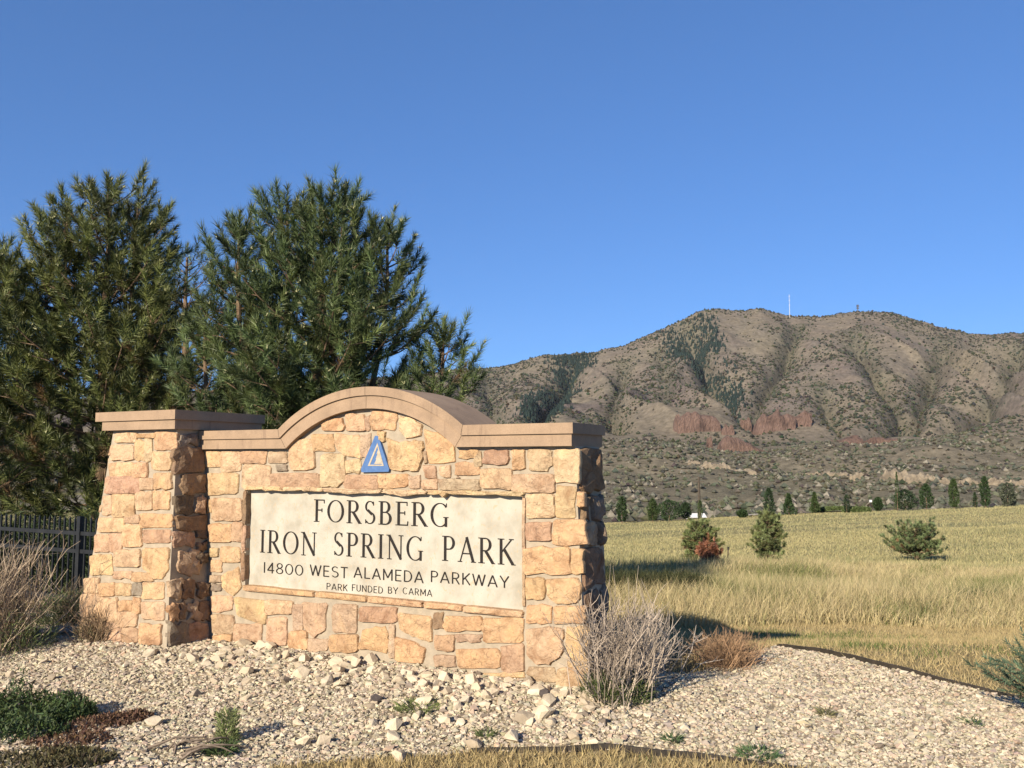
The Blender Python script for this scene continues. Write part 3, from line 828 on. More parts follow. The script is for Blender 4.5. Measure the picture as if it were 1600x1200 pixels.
# ---- lettering: strokes on the panel face
TK, TN = .125, .05           # thick and thin strokes of the serif letters (of the letter height)
def L(x0, y0, x1, y1, w_): return ('l', x0, y0, x1, y1, w_)
def SER(x, y, h=.15, w_=.035): return ('l', x - h, y, x + h, y, w_)
def A_(cx, cy, rx, ry, a0, a1, wt, wn_): return ('a', cx, cy, rx, ry, a0, a1, wt, wn_)
SERIF = {
 'F': (.62, [L(.17, 0, .17, 1, TK), SER(.17, .018), SER(.17, .982), L(.17, .975, .58, .975, TN), L(.57, 1, .57, .83, .04), L(.17, .53, .46, .53, TN), L(.455, .61, .455, .44, .04)]),
 'E': (.66, [L(.17, 0, .17, 1, TK), SER(.12, .018, .10), SER(.12, .982, .10), L(.17, .975, .58, .975, TN), L(.57, 1, .57, .83, .04), L(.17, .53, .47, .53, TN), L(.465, .61, .465, .44, .04),
             L(.17, .025, .60, .025, TN), L(.60, 0, .62, .19, .04)]),
 'O': (.92, [A_(.46, .5, .38, .475, 0, 360, TK, .045)]),
 'R': (.80, [L(.17, 0, .17, 1, TK), SER(.17, .018), SER(.12, .982, .10), L(.17, .975, .38, .975, TN), A_(.36, .735, .21, .24, -90, 90, TK, TN), L(.17, .495, .38, .495, TN), L(.36, .49, .70, .02, TK), SER(.72, .018, .08)]),
 'P': (.68, [L(.17, 0, .17, 1, TK), SER(.17, .018), SER(.12, .982, .10), L(.17, .975, .36, .975, TN), A_(.35, .725, .23, .25, -90, 90, TK, TN), L(.17, .475, .36, .475, TN)]),
 'B': (.74, [L(.17, 0, .17, 1, TK), SER(.12, .018, .10), SER(.12, .982, .10), L(.17, .975, .36, .975, TN), A_(.35, .755, .19, .22, -90, 90, TK, TN), L(.17, .53, .38, .53, TN),
             A_(.37, .275, .24, .25, -90, 90, TK, TN), L(.17, .025, .38, .025, TN)]),
 'S': (.62, [A_(.31, .745, .20, .23, 35, 250, .09, .05), A_(.31, .265, .22, .24, -145, 78, .10, .05), L(.20, .60, .42, .42, .12), L(.48, .97, .49, .80, .04), L(.10, .20, .105, .03, .04)]),
 'G': (.88, [A_(.46, .5, .38, .475, 42, 318, TK, .045), L(.745, .84, .75, .98, .04), L(.73, .02, .73, .40, .11), SER(.73, .405, .12)]),
 'I': (.36, [L(.18, 0, .18, 1, TK), SER(.18, .018, .14), SER(.18, .982, .14)]),
 'N': (.92, [L(.17, 0, .17, 1, .055), L(.15, .98, .76, .03, TK), L(.76, 0, .76, 1, .055), SER(.17, .018, .12), SER(.10, .982, .09), SER(.76, .982, .12)]),
 'A': (.86, [L(.43, .98, .12, .02, .055), L(.42, .99, .74, .02, TK), L(.23, .34, .63, .34, TN), SER(.11, .018, .11), SER(.75, .018, .12)]),
 'K': (.82, [L(.17, 0, .17, 1, TK), SER(.17, .018), SER(.17, .982), L(.64, .97, .20, .48, .055), L(.32, .58, .71, .02, TK), SER(.64, .982, .11), SER(.73, .018, .10)]),
}
w3 = .098
SANS = {
 '1': (.22, [L(.11, 0, .11, 1, w3)]), '4': (.68, [L(.48, 0, .48, 1, w3), L(.50, .97, .06, .28, w3), L(.04, .27, .64, .27, w3)]),
 '8': (.68, [A_(.34, .75, .22, .215, 0, 360, w3, w3), A_(.34, .27, .27, .235, 0, 360, w3, w3)]), '0': (.76, [A_(.38, .5, .31, .46, 0, 360, w3, w3)]),
 'W': (1.0, [L(.04, 1, .27, .02, w3), L(.27, .02, .50, .96, w3), L(.50, .96, .73, .02, w3), L(.73, .02, .96, 1, w3)]),
 'E': (.58, [L(.09, 0, .09, 1, w3), L(.09, .96, .54, .96, w3), L(.09, .52, .48, .52, w3), L(.09, .04, .54, .04, w3)]),
 'S': (.64, [A_(.32, .74, .23, .22, 30, 255, w3, w3), A_(.32, .28, .25, .24, -150, 80, w3, w3), L(.23, .535, .40, .505, w3)]),
 'T': (.62, [L(.31, 0, .31, 1, w3), L(.02, .96, .60, .96, w3)]), 'A': (.76, [L(.38, .98, .05, 0, w3), L(.38, .98, .71, 0, w3), L(.17, .31, .59, .31, w3)]),
 'L': (.54, [L(.09, 0, .09, 1, w3), L(.09, .04, .52, .04, w3)]), 'M': (.86, [L(.09, 0, .09, 1, w3), L(.09, .98, .43, .22, w3), L(.43, .22, .77, .98, w3), L(.77, 0, .77, 1, w3)]),
 'D': (.72, [L(.09, 0, .09, 1, w3), L(.09, .96, .30, .96, w3), A_(.29, .5, .35, .46, -90, 90, w3, w3), L(.09, .04, .30, .04, w3)]),
 'P': (.62, [L(.09, 0, .09, 1, w3), L(.09, .96, .34, .96, w3), A_(.33, .72, .22, .24, -90, 90, w3, w3), L(.09, .48, .34, .48, w3)]),
 'R': (.66, [L(.09, 0, .09, 1, w3), L(.09, .96, .34, .96, w3), A_(.33, .72, .22, .24, -90, 90, w3, w3), L(.09, .48, .34, .48, w3), L(.33, .47, .60, 0, w3)]),
 'K': (.66, [L(.09, 0, .09, 1, w3), L(.60, 1, .10, .42, w3), L(.26, .58, .62, 0, w3)]), 'Y': (.70, [L(.35, 0, .35, .45, w3), L(.35, .44, .04, 1, w3), L(.35, .44, .66, 1, w3)]),
 'F': (.56, [L(.09, 0, .09, 1, w3), L(.09, .96, .54, .96, w3), L(.09, .52, .46, .52, w3)]), 'U': (.70, [L(.09, .32, .09, 1, w3), A_(.35, .32, .26, .29, 180, 360, w3, w3), L(.61, .32, .61, 1, w3)]),
 'N': (.74, [L(.09, 0, .09, 1, w3), L(.09, .98, .65, .02, w3), L(.65, 0, .65, 1, w3)]), 'B': (.64, [L(.09, 0, .09, 1, w3), L(.09, .96, .32, .96, w3), A_(.32, .745, .20, .215, -90, 90, w3, w3),
   L(.09, .53, .34, .53, w3), A_(.33, .285, .24, .245, -90, 90, w3, w3), L(.09, .04, .34, .04, w3)]),
 'C': (.76, [A_(.40, .5, .32, .46, 45, 315, w3, w3)]),
}
def glyph_mesh(strokes, u0, z0, h, wscale):
    """(u runs leftwards on the wall, so reading direction is -u)"""
    Vs, Fs, off = [], [], 0
    for i, st in enumerate(strokes):
        s_ = .0445 - .00025 * i
        if st[0] == 'l':
            _, x0, y0, x1, y1, w_ = st
            d = np.array([x1 - x0, y1 - y0]); d /= np.linalg.norm(d); nn = np.array([-d[1], d[0]]) * w_ / 2
            P = np.array([(x0, y0), (x1, y1), (x1, y1), (x0, y0)]) + np.array([nn, nn, -nn, -nn])
            F = [[0, 1, 2, 3]]
        else:
            _, cx, cy, rx, ry, a0, a1, wt, wn_ = st
            a = np.radians(np.linspace(a0, a1, 26))
            wd = (wn_ + (wt - wn_) * np.abs(np.cos(a)) ** 1.3) / 2
            ou = np.stack([cx + (rx + wd) * np.cos(a), cy + (ry + wd * .8) * np.sin(a)], -1)
            inn = np.stack([cx + (rx - wd) * np.cos(a), cy + (ry - wd * .8) * np.sin(a)], -1)
            P = np.concatenate([ou, inn]); n = len(a)
            F = [[k, k + 1, n + k + 1, n + k] for k in range(n - 1)]
        V = wp(u0 - P[:, 0] * h * wscale, np.full(len(P), s_), z0 + P[:, 1] * h)
        Vs.append(V); Fs += [[j + off for j in f] for f in F]; off += len(V)
    return np.concatenate(Vs), Fs
PANELP = WF + W * .045
def panel_uz(x, y):           # from the enlarged view of the panel
    q = hit(380 + x / 3.5556, 670 + y / 3.5556, PANELP, W) - WF
    return float(q @ U), float(q[2])
def word(txt, font, x0, x1, ytl, ybl, ytr, ybr):
    ul, zt = panel_uz(x0, ytl); _, zb = panel_uz(x0, ybl)
    ur, zt2 = panel_uz(x1, ytr); _, zb2 = panel_uz(x1, ybr)
    h = (zt - zb + zt2 - zb2) / 2; z0 = (zb + zb2) / 2
    gap = .10 if font is SERIF else .13
    tot = sum(font[c][0] for c in txt) + gap * (len(txt) - 1)
    ws = (ul - ur) / (tot * h)
    x = 0
    for c in txt:
        V, F = glyph_mesh(font[c][1], ul - x * h * ws, z0, h, ws)
        part("letter", V, F, M_LETTER, panel)
        x += font[c][0] + gap
def lerp(a, b, t): return a + (b - a) * t
def line(words, font, xl, xr, tl, bl, tr, br):
    for txt, a, b in words:
        ta, tb = (a - xl) / (xr - xl), (b - xl) / (xr - xl)
        word(txt, font, a, b, lerp(tl, tr, ta), lerp(bl, br, ta), lerp(tl, tr, tb), lerp(bl, br, tb))
line([("FORSBERG", 392, 1145)], SERIF, 392, 1145, 394, 521, 409, 543)
line([("IRON", 92, 412), ("SPRING", 500, 1003), ("PARK", 1103, 1512)], SERIF, 92, 1512, 563, 690, 610, 755)
line([("14800", 112, 335), ("WEST", 370, 582), ("ALAMEDA", 613, 1003), ("PARKWAY", 1040, 1478)], SANS, 112, 1478, 742, 802, 815, 881)
line([("PARK", 462, 580), ("FUNDED", 603, 777), ("BY", 803, 860), ("CARMA", 885, 1050)], SANS, 462, 1050, 857, 894, 892, 930)

# emblem
def px_uz(px, py, s_=0.0):
    q = hit(px, py, WF + W * s_, W) - WF; return (float(q @ U), float(q[2]))
em = [px_uz(588, 681), px_uz(593, 681), px_uz(610, 733), px_uz(609, 737), px_uz(567, 738), px_uz(566, 733)]
emb = part("emblem", *extrude(em, -.017, .02), M_BLUE, sign)
def ring_tri(o, i, s0, s1):
    n = 3
    V = np.concatenate([wp(*[np.array([p[k] for p in q]) if k is not None else None for k in ()]) if False else
                        wp(np.array([p[0] for p in q]), np.full(3, s_), np.array([p[1] for p in q])) for s_ in (s0, s1) for q in (o, i)])
    F = []
    for k in range(3):
        j = (k + 1) % 3
        F += [[k, j, 3 + j, 3 + k], [6 + k, 9 + k, 9 + j, 6 + j], [k, 6 + k, 6 + j, j], [3 + k, 3 + j, 9 + j, 9 + k]]
    return V, F
o3 = [px_uz(592, 692), px_uz(602, 728), px_uz(577, 728)]
i3 = [px_uz(592, 698), px_uz(599.5, 726), px_uz(580.5, 726)]
part("emblem_line", *ring_tri(o3, i3, -.0195, -.015), M_PALE, emb)
tr = [px_uz(x, y) for x, y in [(593, 703), (596, 709), (595, 710), (598.5, 717), (597.5, 718), (600, 725), (587, 725), (590.5, 718), (589.5, 717), (592, 710), (591, 709)]]
part("emblem_tree", *extrude(tr, -.0205, -.015), M_PALE, emb)

# coping of the wall
mo = (.8896, .8739, rb)       # mitre offsets at the three levels
CF, CB = -.05, .49
def coping(low, slab):
    o = part("coping", *extrude(low, CF, CB), M_COPING, sign)
    part("coping_slab", *extrude(slab, CF - .016, CB + .016), M_COPING, o)
g = .0015
coping([(0, Z2), (UC - mo[2] - g, Z2), (UC - mo[1] - g, Z1), (0, Z1)], [(-.016, Z1), (UC - mo[1] - g, Z1), (UC - mo[0] - g, Z0), (-.016, Z0)])
coping([(UC + mo[2] + g, Z2), (3.55, Z2), (3.55, Z1), (UC + mo[1] + g, Z1)], [(UC + mo[1] + g, Z1), (3.556, Z1), (3.556, Z0), (UC + mo[0] + g, Z0)])
coping(arc(R2, -mo[2] + g, -g) + arc(R1, -g, -mo[1] + g), arc(R1, -mo[1] + g, -g) + arc(R0, -g, -mo[0] + g))
coping(arc(R2, g, mo[2] - g) + arc(R1, mo[1] - g, g), arc(R1, g, mo[1] - g) + arc(R0, mo[0] - g, g))

# pillar: battered mass standing forward of the wall
PT = dict(u0=3.561, u1=4.403, s0=-.288, s1=.62, z=1.868)     # top
PB = dict(u0=3.407, u1=4.54, s0=-.455, s1=.72, z=.0)       # foot
def pil(kt, kb, z):
    return PT[kt] + (PB[kt] - PT[kt]) * (PT['z'] - z) / PT['z']
def pillar_pt(fu, fs, z, ins=0.0):
    u0, u1, s0, s1 = pil('u0', 0, z) + ins, pil('u1', 0, z) - ins, pil('s0', 0, z) + ins, pil('s1', 0, z) - ins
    return wp(u0 + (u1 - u0) * fu, s0 + (s1 - s0) * fs, z)
ins = .008
Vp = np.array([pillar_pt(a, b, z, ins) for z in (-.35, 1.868) for a, b in ((0, 0), (1, 0), (1, 1), (0, 1))])
pillar = part("pillar", Vp, np.array([(0, 1, 2, 3), (7, 6, 5, 4), (0, 4, 5, 1), (1, 5, 6, 2), (2, 6, 7, 3), (3, 7, 4, 0)]), M_MORTAR, sign)
def plane3(a, b, c):
    n = np.cross(b - a, c - a); return n / np.linalg.norm(n)
pf = pillar_pt(0, 0, 1.8); nf = plane3(pf, pillar_pt(1, 0, 1.8), pillar_pt(0, 0, .2))
if nf @ W < 0: nf = -nf       # points into the pillar
PILF = [((110, 660), S6, [((475, 118, 690, 215), 'w'), ((700, 115, 885, 172), 'o'), ((885, 108, 1100, 280), 'o'), ((430, 240, 655, 395), 'p'), ((672, 180, 768, 395), 'y'), ((772, 182, 848, 400), 'w'),
    ((850, 310, 1045, 495), 'y'), ((410, 420, 655, 560), 'y'), ((670, 425, 805, 568), 'o'), ((385, 572, 715, 738), 'r'), ((730, 575, 860, 700), 'p'), ((880, 530, 1050, 690), 'y'),
    ((335, 770, 435, 960), 'p'), ((442, 755, 665, 985), 'y'), ((685, 720, 850, 905), 'p'), ((862, 720, 1030, 910), 'o'), ((745, 950, 1045, 1095), 'o'), ((300, 1000, 550, 1140), 'y'), ((570, 960, 720, 1050), 'p')]),
  ((110, 830), S6, [((250, 40, 400, 215), 'p'), ((410, 35, 535, 215), 'p'), ((550, -65, 740, 150), 'y'), ((762, -15, 1030, 125), 'r'), ((215, 255, 430, 450), 'y'), ((470, 195, 720, 365), 'p'),
    ([(765, 180), (1020, 185), (1005, 400), (960, 490), (870, 485), (765, 380)], 'o'), ((450, 415, 640, 495), 'p'), ((650, 430, 850, 520), 'o'), ((145, 490, 300, 640), 'p'), ((305, 540, 455, 680), 'o'),
    ((465, 545, 635, 675), 'y'), ((645, 545, 750, 665), 'g'), ((762, 535, 965, 705), 'y'), ((110, 655, 330, 890), 'p'), ((340, 700, 490, 930), 'p'), ((500, 720, 640, 830), 'o'), ((650, 690, 735, 850), 'o'),
    ((490, 840, 690, 990), 'p'), ((748, 740, 975, 920), 'p'), ((720, 970, 945, 1180), 'o'), ((540, 1005, 695, 1160), 'p'), ((105, 905, 330, 1150), 'p'), ((340, 945, 530, 1150), 'p')])]
for org, sc, lst in PILF:
    for pts, colr in lst:
        px_stone(pts, org, sc, pf, nf, colr, pillar)
pr = pillar_pt(0, .1, 1.8); nr = plane3(pr, pillar_pt(0, .4, 1.8), pillar_pt(0, .1, .2))
if nr @ U < 0: nr = -nr       # points into the pillar (towards +u)
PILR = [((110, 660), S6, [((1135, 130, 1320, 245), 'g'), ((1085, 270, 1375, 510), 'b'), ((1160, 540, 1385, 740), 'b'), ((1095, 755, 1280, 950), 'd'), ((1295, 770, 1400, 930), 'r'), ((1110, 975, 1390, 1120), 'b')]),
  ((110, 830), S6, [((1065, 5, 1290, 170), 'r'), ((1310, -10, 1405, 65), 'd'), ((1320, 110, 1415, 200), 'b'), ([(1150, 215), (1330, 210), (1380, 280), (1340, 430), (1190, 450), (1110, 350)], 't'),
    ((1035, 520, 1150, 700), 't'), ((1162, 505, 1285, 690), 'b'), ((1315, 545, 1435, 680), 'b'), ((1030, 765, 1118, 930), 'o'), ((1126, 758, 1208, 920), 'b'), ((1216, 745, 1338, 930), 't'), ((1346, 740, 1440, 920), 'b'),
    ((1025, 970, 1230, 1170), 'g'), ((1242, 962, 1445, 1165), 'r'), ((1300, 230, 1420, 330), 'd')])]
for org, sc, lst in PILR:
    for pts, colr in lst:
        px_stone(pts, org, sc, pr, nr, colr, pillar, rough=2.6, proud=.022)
# courses on the pillar's outer side
zc = .02
while zc < 1.80:
    hh = random.uniform(.14, .24); f = .02
    while f < .97:
        fw = random.uniform(.16, .32); f1 = min(f + fw, .98)
        P = np.array([pillar_pt(1, f, zc), pillar_pt(1, f1 - .015, zc), pillar_pt(1, f1 - .015, min(zc + hh, 1.84)), pillar_pt(1, f, min(zc + hh, 1.84))])
        stone(P, U, PAL[random.choice('yoprtw')], pillar, rough=1.5)
        f = f1
    zc += hh + .015
def plan_box(u0, u1, s0, s1, z0, z1):
    V = np.array([wp(a, b, z) for z in (z0, z1) for a, b in ((u0, s0), (u1, s0), (u1, s1), (u0, s1))])
    return V, np.array([(0, 1, 2, 3), (7, 6, 5, 4), (0, 4, 5, 1), (1, 5, 6, 2), (2, 6, 7, 3), (3, 7, 4, 0)])
pcap = part("pillar_cap", *plan_box(3.53, 4.468, -.342, .66, 1.868, 1.949), M_COPING, sign)
part("cap_slab", *plan_box(3.512, 4.54, -.360, .68, 1.949, 2.03), M_COPING, pcap)

# ------------------------------------------------------------------ blades, needles, twigs
def blades(P, D, Ln, wd, bend, cols, rng=R, seg3=True):
    """grass blades: P base, D direction, Ln length, wd width, bend sideways droop"""
    n = len(P)
    D = norm(D); side = norm(np.cross(D, rng.normal(size=(n, 3))))
    drop = np.zeros((n, 3)); drop[:, :2] = norm(rng.normal(size=(n, 2))); drop[:, 2] = -.35
    mid = P + D * (Ln * .55)[:, None] + drop * (Ln * bend * .25)[:, None]
    tip = P + D * Ln[:, None] + drop * (Ln * bend)[:, None]
    h = side * (wd / 2)[:, None]
    V = np.stack([P - h, P + h, mid + h * .7, mid - h * .7, tip], 1)
    b = np.arange(n)[:, None] * 5
    F = np.concatenate([b + np.array([[0, 1, 2]]), b + np.array([[0, 2, 3]]), b + np.array([[3, 2, 4]])])
    return V.reshape(-1, 3), F, np.repeat(cols, 5, axis=0)

def needles(P, D, Ln, wd, cols, rng=R):
    n = len(P); D = norm(D)
    side = norm(np.cross(D, rng.normal(size=(n, 3)))) * (wd / 2)[:, None]
    V = np.stack([P - side, P + side, P + D * Ln[:, None]], 1)
    F = np.arange(n * 3).reshape(n, 3)
    return V.reshape(-1, 3), F, np.repeat(cols, 3, axis=0)

def strands(P0, P1, P2, r0, r2, cols):
    """thin three-sided stems through three points each"""
    n = len(P0)
    d = norm(P2 - P0); ref = np.tile([0.3, .5, .81], (n, 1))
    a = norm(np.cross(d, ref)); b = np.cross(d, a)
    rings = []
    for Pk, rk in ((P0, r0), (P1, (r0 + r2) / 2), (P2, r2)):
        for k in range(3):
            th = k * 2.0944
            rings.append(Pk + (a * math.cos(th) + b * math.sin(th)) * rk[:, None])
    V = np.stack(rings, 1)
    f = []
    for s_ in range(2):
        for k in range(3):
            j = (k + 1) % 3
            f += [(s_ * 3 + k, s_ * 3 + j, s_ * 3 + 3 + j), (s_ * 3 + k, s_ * 3 + 3 + j, s_ * 3 + 3 + k)]
    F = (np.array(f)[None] + (np.arange(n) * 9)[:, None, None]).reshape(-1, 3)
    return V.reshape(-1, 3), F, np.repeat(cols, 9, axis=0)

# ------------------------------------------------------------------ pines
def brush_needles(B, A, Lb, nn, nl, wd, col, rng, tp=.8, a0=62, a1=40):
    """bottle brushes: B base (n,3), A axis, Lb length; nn needles each"""
    n = len(B); A = norm(A)
    t = rng.random((n, nn)) ** tp
    p = B[:, None] + A[:, None] * (Lb[:, None] * t)[..., None]
    rv = rng.normal(size=(n, nn, 3)); rv -= (rv * A[:, None]).sum(-1, keepdims=True) * A[:, None]; rv = norm(rv)
    ang = np.radians(a0 - a1 * t + rng.normal(0, 13, (n, nn)))
    d = A[:, None] * np.cos(ang)[..., None] + rv * np.sin(ang)[..., None]
    d[..., 2] += .06
    ln = nl * rng.uniform(.8, 1.2, (n, 1)) * rng.uniform(.75, 1.15, (n, nn))
    c = np.broadcast_to(col[:, None], (n, nn, 3)) * rng.uniform(.75, 1.3, (n, nn, 1))
    return needles(p.reshape(-1, 3), d.reshape(-1, 3), ln.reshape(-1), np.full(n * nn, wd), c.reshape(-1, 3), rng)

def pine(name, base, label, leaders, seed, nb=6, gap=.36, crown_from=.5, nn=140, nl=.16, wd=.0105, blen=(.32, .52), tone=(.098, .114, .036), step=.225, group=None, buds=True, trunk_r=.12, puff=False):
    """leaders: list of (dx, dy, height, crown radius, start height)"""
    rng = np.random.default_rng(seed)
    t = thing(name, base, label, "tree", group)
    base = np.array(base, float)
    wood, B, A, Lb = [], [], [], []
    for li, (dx, dy, H, Rc, hs) in enumerate(leaders):
        n = 8
        hz = np.linspace(0, 1, n)
        pts = np.stack([dx * sstep(0, .8, hz) + rng.normal(0, .02, n), dy * sstep(0, .8, hz) + rng.normal(0, .02, n), hz * H], -1)
        pts[0] = (0, 0, -.15)
        rr = trunk_r * (1 if li == 0 else .6) * (1 - hz * .9) + .012
        V, F = tube(base + pts, rr, 7)
        if li == 0: part("trunk", V, F, M_BARK, t, smooth=True)
        else: wood.append((V, F))
        h = hs
        while h < H - .08:
            f = (h - hs) / max(H - hs, .1)
            rad_h = Rc * (np.interp(f, [0, .18, .45, .75, 1], [.80, 1.0, .96, .68, .18]))
            k = nb if f < .8 else max(3, nb - 2)
            a0 = rng.uniform(0, 6.28)
            for j in range(k):
                az = a0 + j * 6.283 / k + rng.normal(0, .25)
                Lr = rad_h * rng.uniform(.6, 1.2)
                st = np.array([np.interp(h, pts[:, 2], pts[:, 0]), np.interp(h, pts[:, 2], pts[:, 1]), h + rng.normal(0, .05)])
                hd = np.array([math.cos(az), math.sin(az), 0])
                up0 = np.interp(f, [0, .5, 1], [-.12, .12, .5]); up1 = np.interp(f, [0, .5, 1], [.30, .40, .35])
                ss = np.linspace(0, 1, 6)
                bp = st + hd * (Lr * ss)[:, None] + np.array([0, 0, 1.0]) * (Lr * (up0 * ss + up1 * ss ** 2.2))[:, None]
                wood.append(tube(base + bp, np.linspace(.022, .007, 6) * (.5 + Lr * .5), 4))
                bd = norm(bp[-1] - bp[-2])
                B.append(bp[-1] - bd * .12); A.append(bd + np.array([0, 0, .75])); Lb.append(rng.uniform(*blen) * 1.1)
                s_ = .30; sd = 1
                while s_ < .98:
                    p = np.array([np.interp(s_, ss, bp[:, q]) for q in range(3)])
                    sa = az + sd * rng.uniform(.5, 1.15); sd = -sd
                    sl = min(.62, Lr * .5) * (1.05 - .6 * s_) * rng.uniform(.7, 1.2)
                    d = np.array([math.cos(sa), math.sin(sa), rng.uniform(.1, .65)])
                    d = d / np.linalg.norm(d)
                    e = p + d * sl
                    wood.append(tube(base + np.array([p, e]), [.008, .005], 3))
                    B.append(e - d * .10); A.append(d + np.array([0, 0, rng.uniform(.3, 1.0)])); Lb.append(rng.uniform(*blen))
                    if sl > .3:
                        B.append(p + d * sl * .4); A.append(d + rng.normal(0, .35, 3) + np.array([0, 0, .2])); Lb.append(rng.uniform(*blen) * .9)
                    s_ += step / max(Lr, .2) * rng.uniform(.75, 1.25)
            h += gap * rng.uniform(.8, 1.2) * (1 if f < .7 else .75)
        B.append(pts[-1] - np.array([0, 0, .12])); A.append(np.array([0, 0, 1.0])); Lb.append(.4)
    quads = join(wood)
    part("branches", quads[0], quads[1], M_BARK, t)
    B = np.array(B) + base; A = np.array(A); Lb = np.array(Lb)
    n = len(B)
    col = np.array(tone) * rng.uniform(.4, 1.7, (n, 1))
    col = col + rng.uniform(0, 1, (n, 1)) ** 3 * np.array([.03, .02, .0])
    dead = (rng.random(n) < .03) & (B[:, 2] < base[2] + .62 * (B[:, 2].max() - base[2]))
    col[dead] = np.array([.17, .105, .05]) * rng.uniform(.7, 1.2, (dead.sum(), 1))
    V, F, C = brush_needles(B, A, Lb, nn, nl, wd, col, rng, *((.6, 92, 60) if puff else (.85, 66, 36)))
    c = part("crown", V, F, M_NEEDLE, t, cols=np.clip(C, .004, 1))
    if buds:
        k = rng.random(n) < .38
        Bb = (B + norm(A) * Lb[:, None])[k]; Ab = norm(A[k])
        m = len(Bb); q = 5
        d = np.repeat(Ab, q, 0) + rng.normal(0, .55, (m * q, 3))
        P0 = np.repeat(Bb, q, 0); ln = rng.uniform(.03, .065, m * q)
        d = norm(d)
        V, F, C = strands(P0, P0 + d * (ln * .5)[:, None], P0 + d * ln[:, None], np.full(m * q, .011), np.full(m * q, .004), np.tile([.38, .37, .20], (m * q, 1)) * rng.uniform(.8, 1.15, (m * q, 1)))
        part("buds", V, F, M_TWIG, c, cols=C)
    return t

def gpos(px, D):
    x = (px - 800) / FPX * D * 1.0
    return (x, D, float(ground_z(np.array([x]), np.array([D]))[0]))
def gp(x, y): return (x, y, float(ground_z(np.array([x]), np.array([y]))[0]))
def top_h(px, v, D): return at_depth(px, v, D)[2]

def tree_at(px, D): 
    c = at_depth(px, 600, D); return gp(c[0], D)
b1 = tree_at(160, 14.2); H1 = top_h(160, 262, 14.2) - b1[2] - .5
pine("pine_tree", b1, "tall dense pine behind the fence, its trunk showing through the crown", [(0, 0, H1, 1.45, .75), (.40, .1, H1 - .15, .65, 3.2), (-.7, .0, H1 - .35, .8, 2.8), (.8, -.1, H1 - 1.9, .8, 1.4)], 11, group="pines behind the sign")
b0 = tree_at(-70, 13.8); H0 = top_h(-30, 385, 13.8) - b0[2] - .28
pine("pine_tree", b0, "pine at the fence whose crown merges with the tall dense pine", [(0, 0, H0, 1.75, .5), (.55, 0, H0 - .1, .8, 2.0)], 12, group="pines behind the sign")
b2 = tree_at(485, 13.0); H2 = top_h(480, 288, 13.0) - b2[2] - .25
pine("pine_tree", b2, "broad pine with several upright leaders rising behind the arched sign", [(.1, 0, H2 - .08, 1.3, .6), (-.42, .1, H2 - .03, .7, 2.6), (.45, -.1, H2 - .05, .6, 2.8), (1.15, 0, H2 - .6, .7, 1.9), (-1.1, -.1, H2 - .5, .62, 1.6),
     (2.0, -.1, top_h(700, 505, 13.0) - b2[2] - .25, .66, .6), (-1.65, .1, H2 - 2.0, .6, 1.0)], 13, tone=(.070, .098, .036), group="pines behind the sign")
b3 = tree_at(285, 17.5); H3 = top_h(270, 380, 17.5) - b3[2] - .3
pine("pine_tree", b3, "darker pine standing back between the two large pines", [(0, 0, H3, 1.5, .8)], 14, tone=(.07, .10, .04), nn=70, group="pines behind the sign", buds=False)

# young pines out in the field
def field_pine(px, vt, vb, wpx, label, seed, D, tone, name="young_pine", spread=1.0, dense=1.0):
    c = at_depth(px, vb, D); base = gp(c[0], D)
    H = top_h(px, vt, D) - base[2]; Rr = wpx / FPX * D / 2
    return pine(name, base, label, [(0, 0, H - .08, Rr * spread * .92, .22), (Rr * .3, 0, H * .8, Rr * .55, H * .35), (-Rr * .35, .05, H * .74, Rr * .5, H * .3)], seed, nb=6, gap=.14, nn=int(64 * dense), nl=.10, wd=.018, blen=(.08, .14), tone=tone, step=.11, group="young pines in the field", buds=False, trunk_r=.035, puff=True)
field_pine(1094, 814, 885, 66, "young round pine behind the rust brown dead sapling", 21, 29, (.12, .145, .055))
field_pine(1201, 800, 882, 58, "young upright pine with a bare lower trunk standing alone in the field", 22, 29, (.125, .15, .06))
field_pine(1432, 820, 868, 84, "low spreading young pine, wider than tall, in the golden field", 23, 36, (.115, .15, .065), spread=1.1)
field_pine(1109, 846, 893, 42, "rust brown dead sapling in front of the round young pine", 24, 26.5, (.20, .085, .05), name="dead_sapling")

# ------------------------------------------------------------------ columnar trees along the far edge of the field
def spindle(base, H, Wd, seed, shape, tone, n=900, leaf=.16):
    rng = np.random.default_rng(seed)
    f = rng.random(n) ** .9
    if shape == 'column': r = np.interp(f, [0, .12, .55, .85, 1], [.55, .95, 1, .6, .05])
    elif shape == 'cone': r = np.interp(f, [0, .1, 1], [.8, 1, .05])
    else: r = np.sqrt(np.clip(1 - (2 * f - .95) ** 2, 0, 1))
    a = rng.uniform(0, 6.283, n); rr = r * Wd / 2 * (.45 + .6 * rng.random(n) ** .5) * (1 + .25 * np.sin(a * 3 + f * 9))
    P = np.stack([rr * np.cos(a), rr * np.sin(a), .08 * H + f * H * .92], -1) + np.array(base)
    D = np.stack([np.cos(a) * .6, np.sin(a) * .6, np.full(n, .8)], -1) + rng.normal(0, .35, (n, 3))
    c = np.array(tone) * rng.uniform(.55, 1.5, (n, 1))
    return blades(P, D, rng.uniform(.7, 1.3, n) * leaf * 1.6, rng.uniform(.7, 1.3, n) * leaf, np.full(n, .2), c, rng)
FAR_D = 117
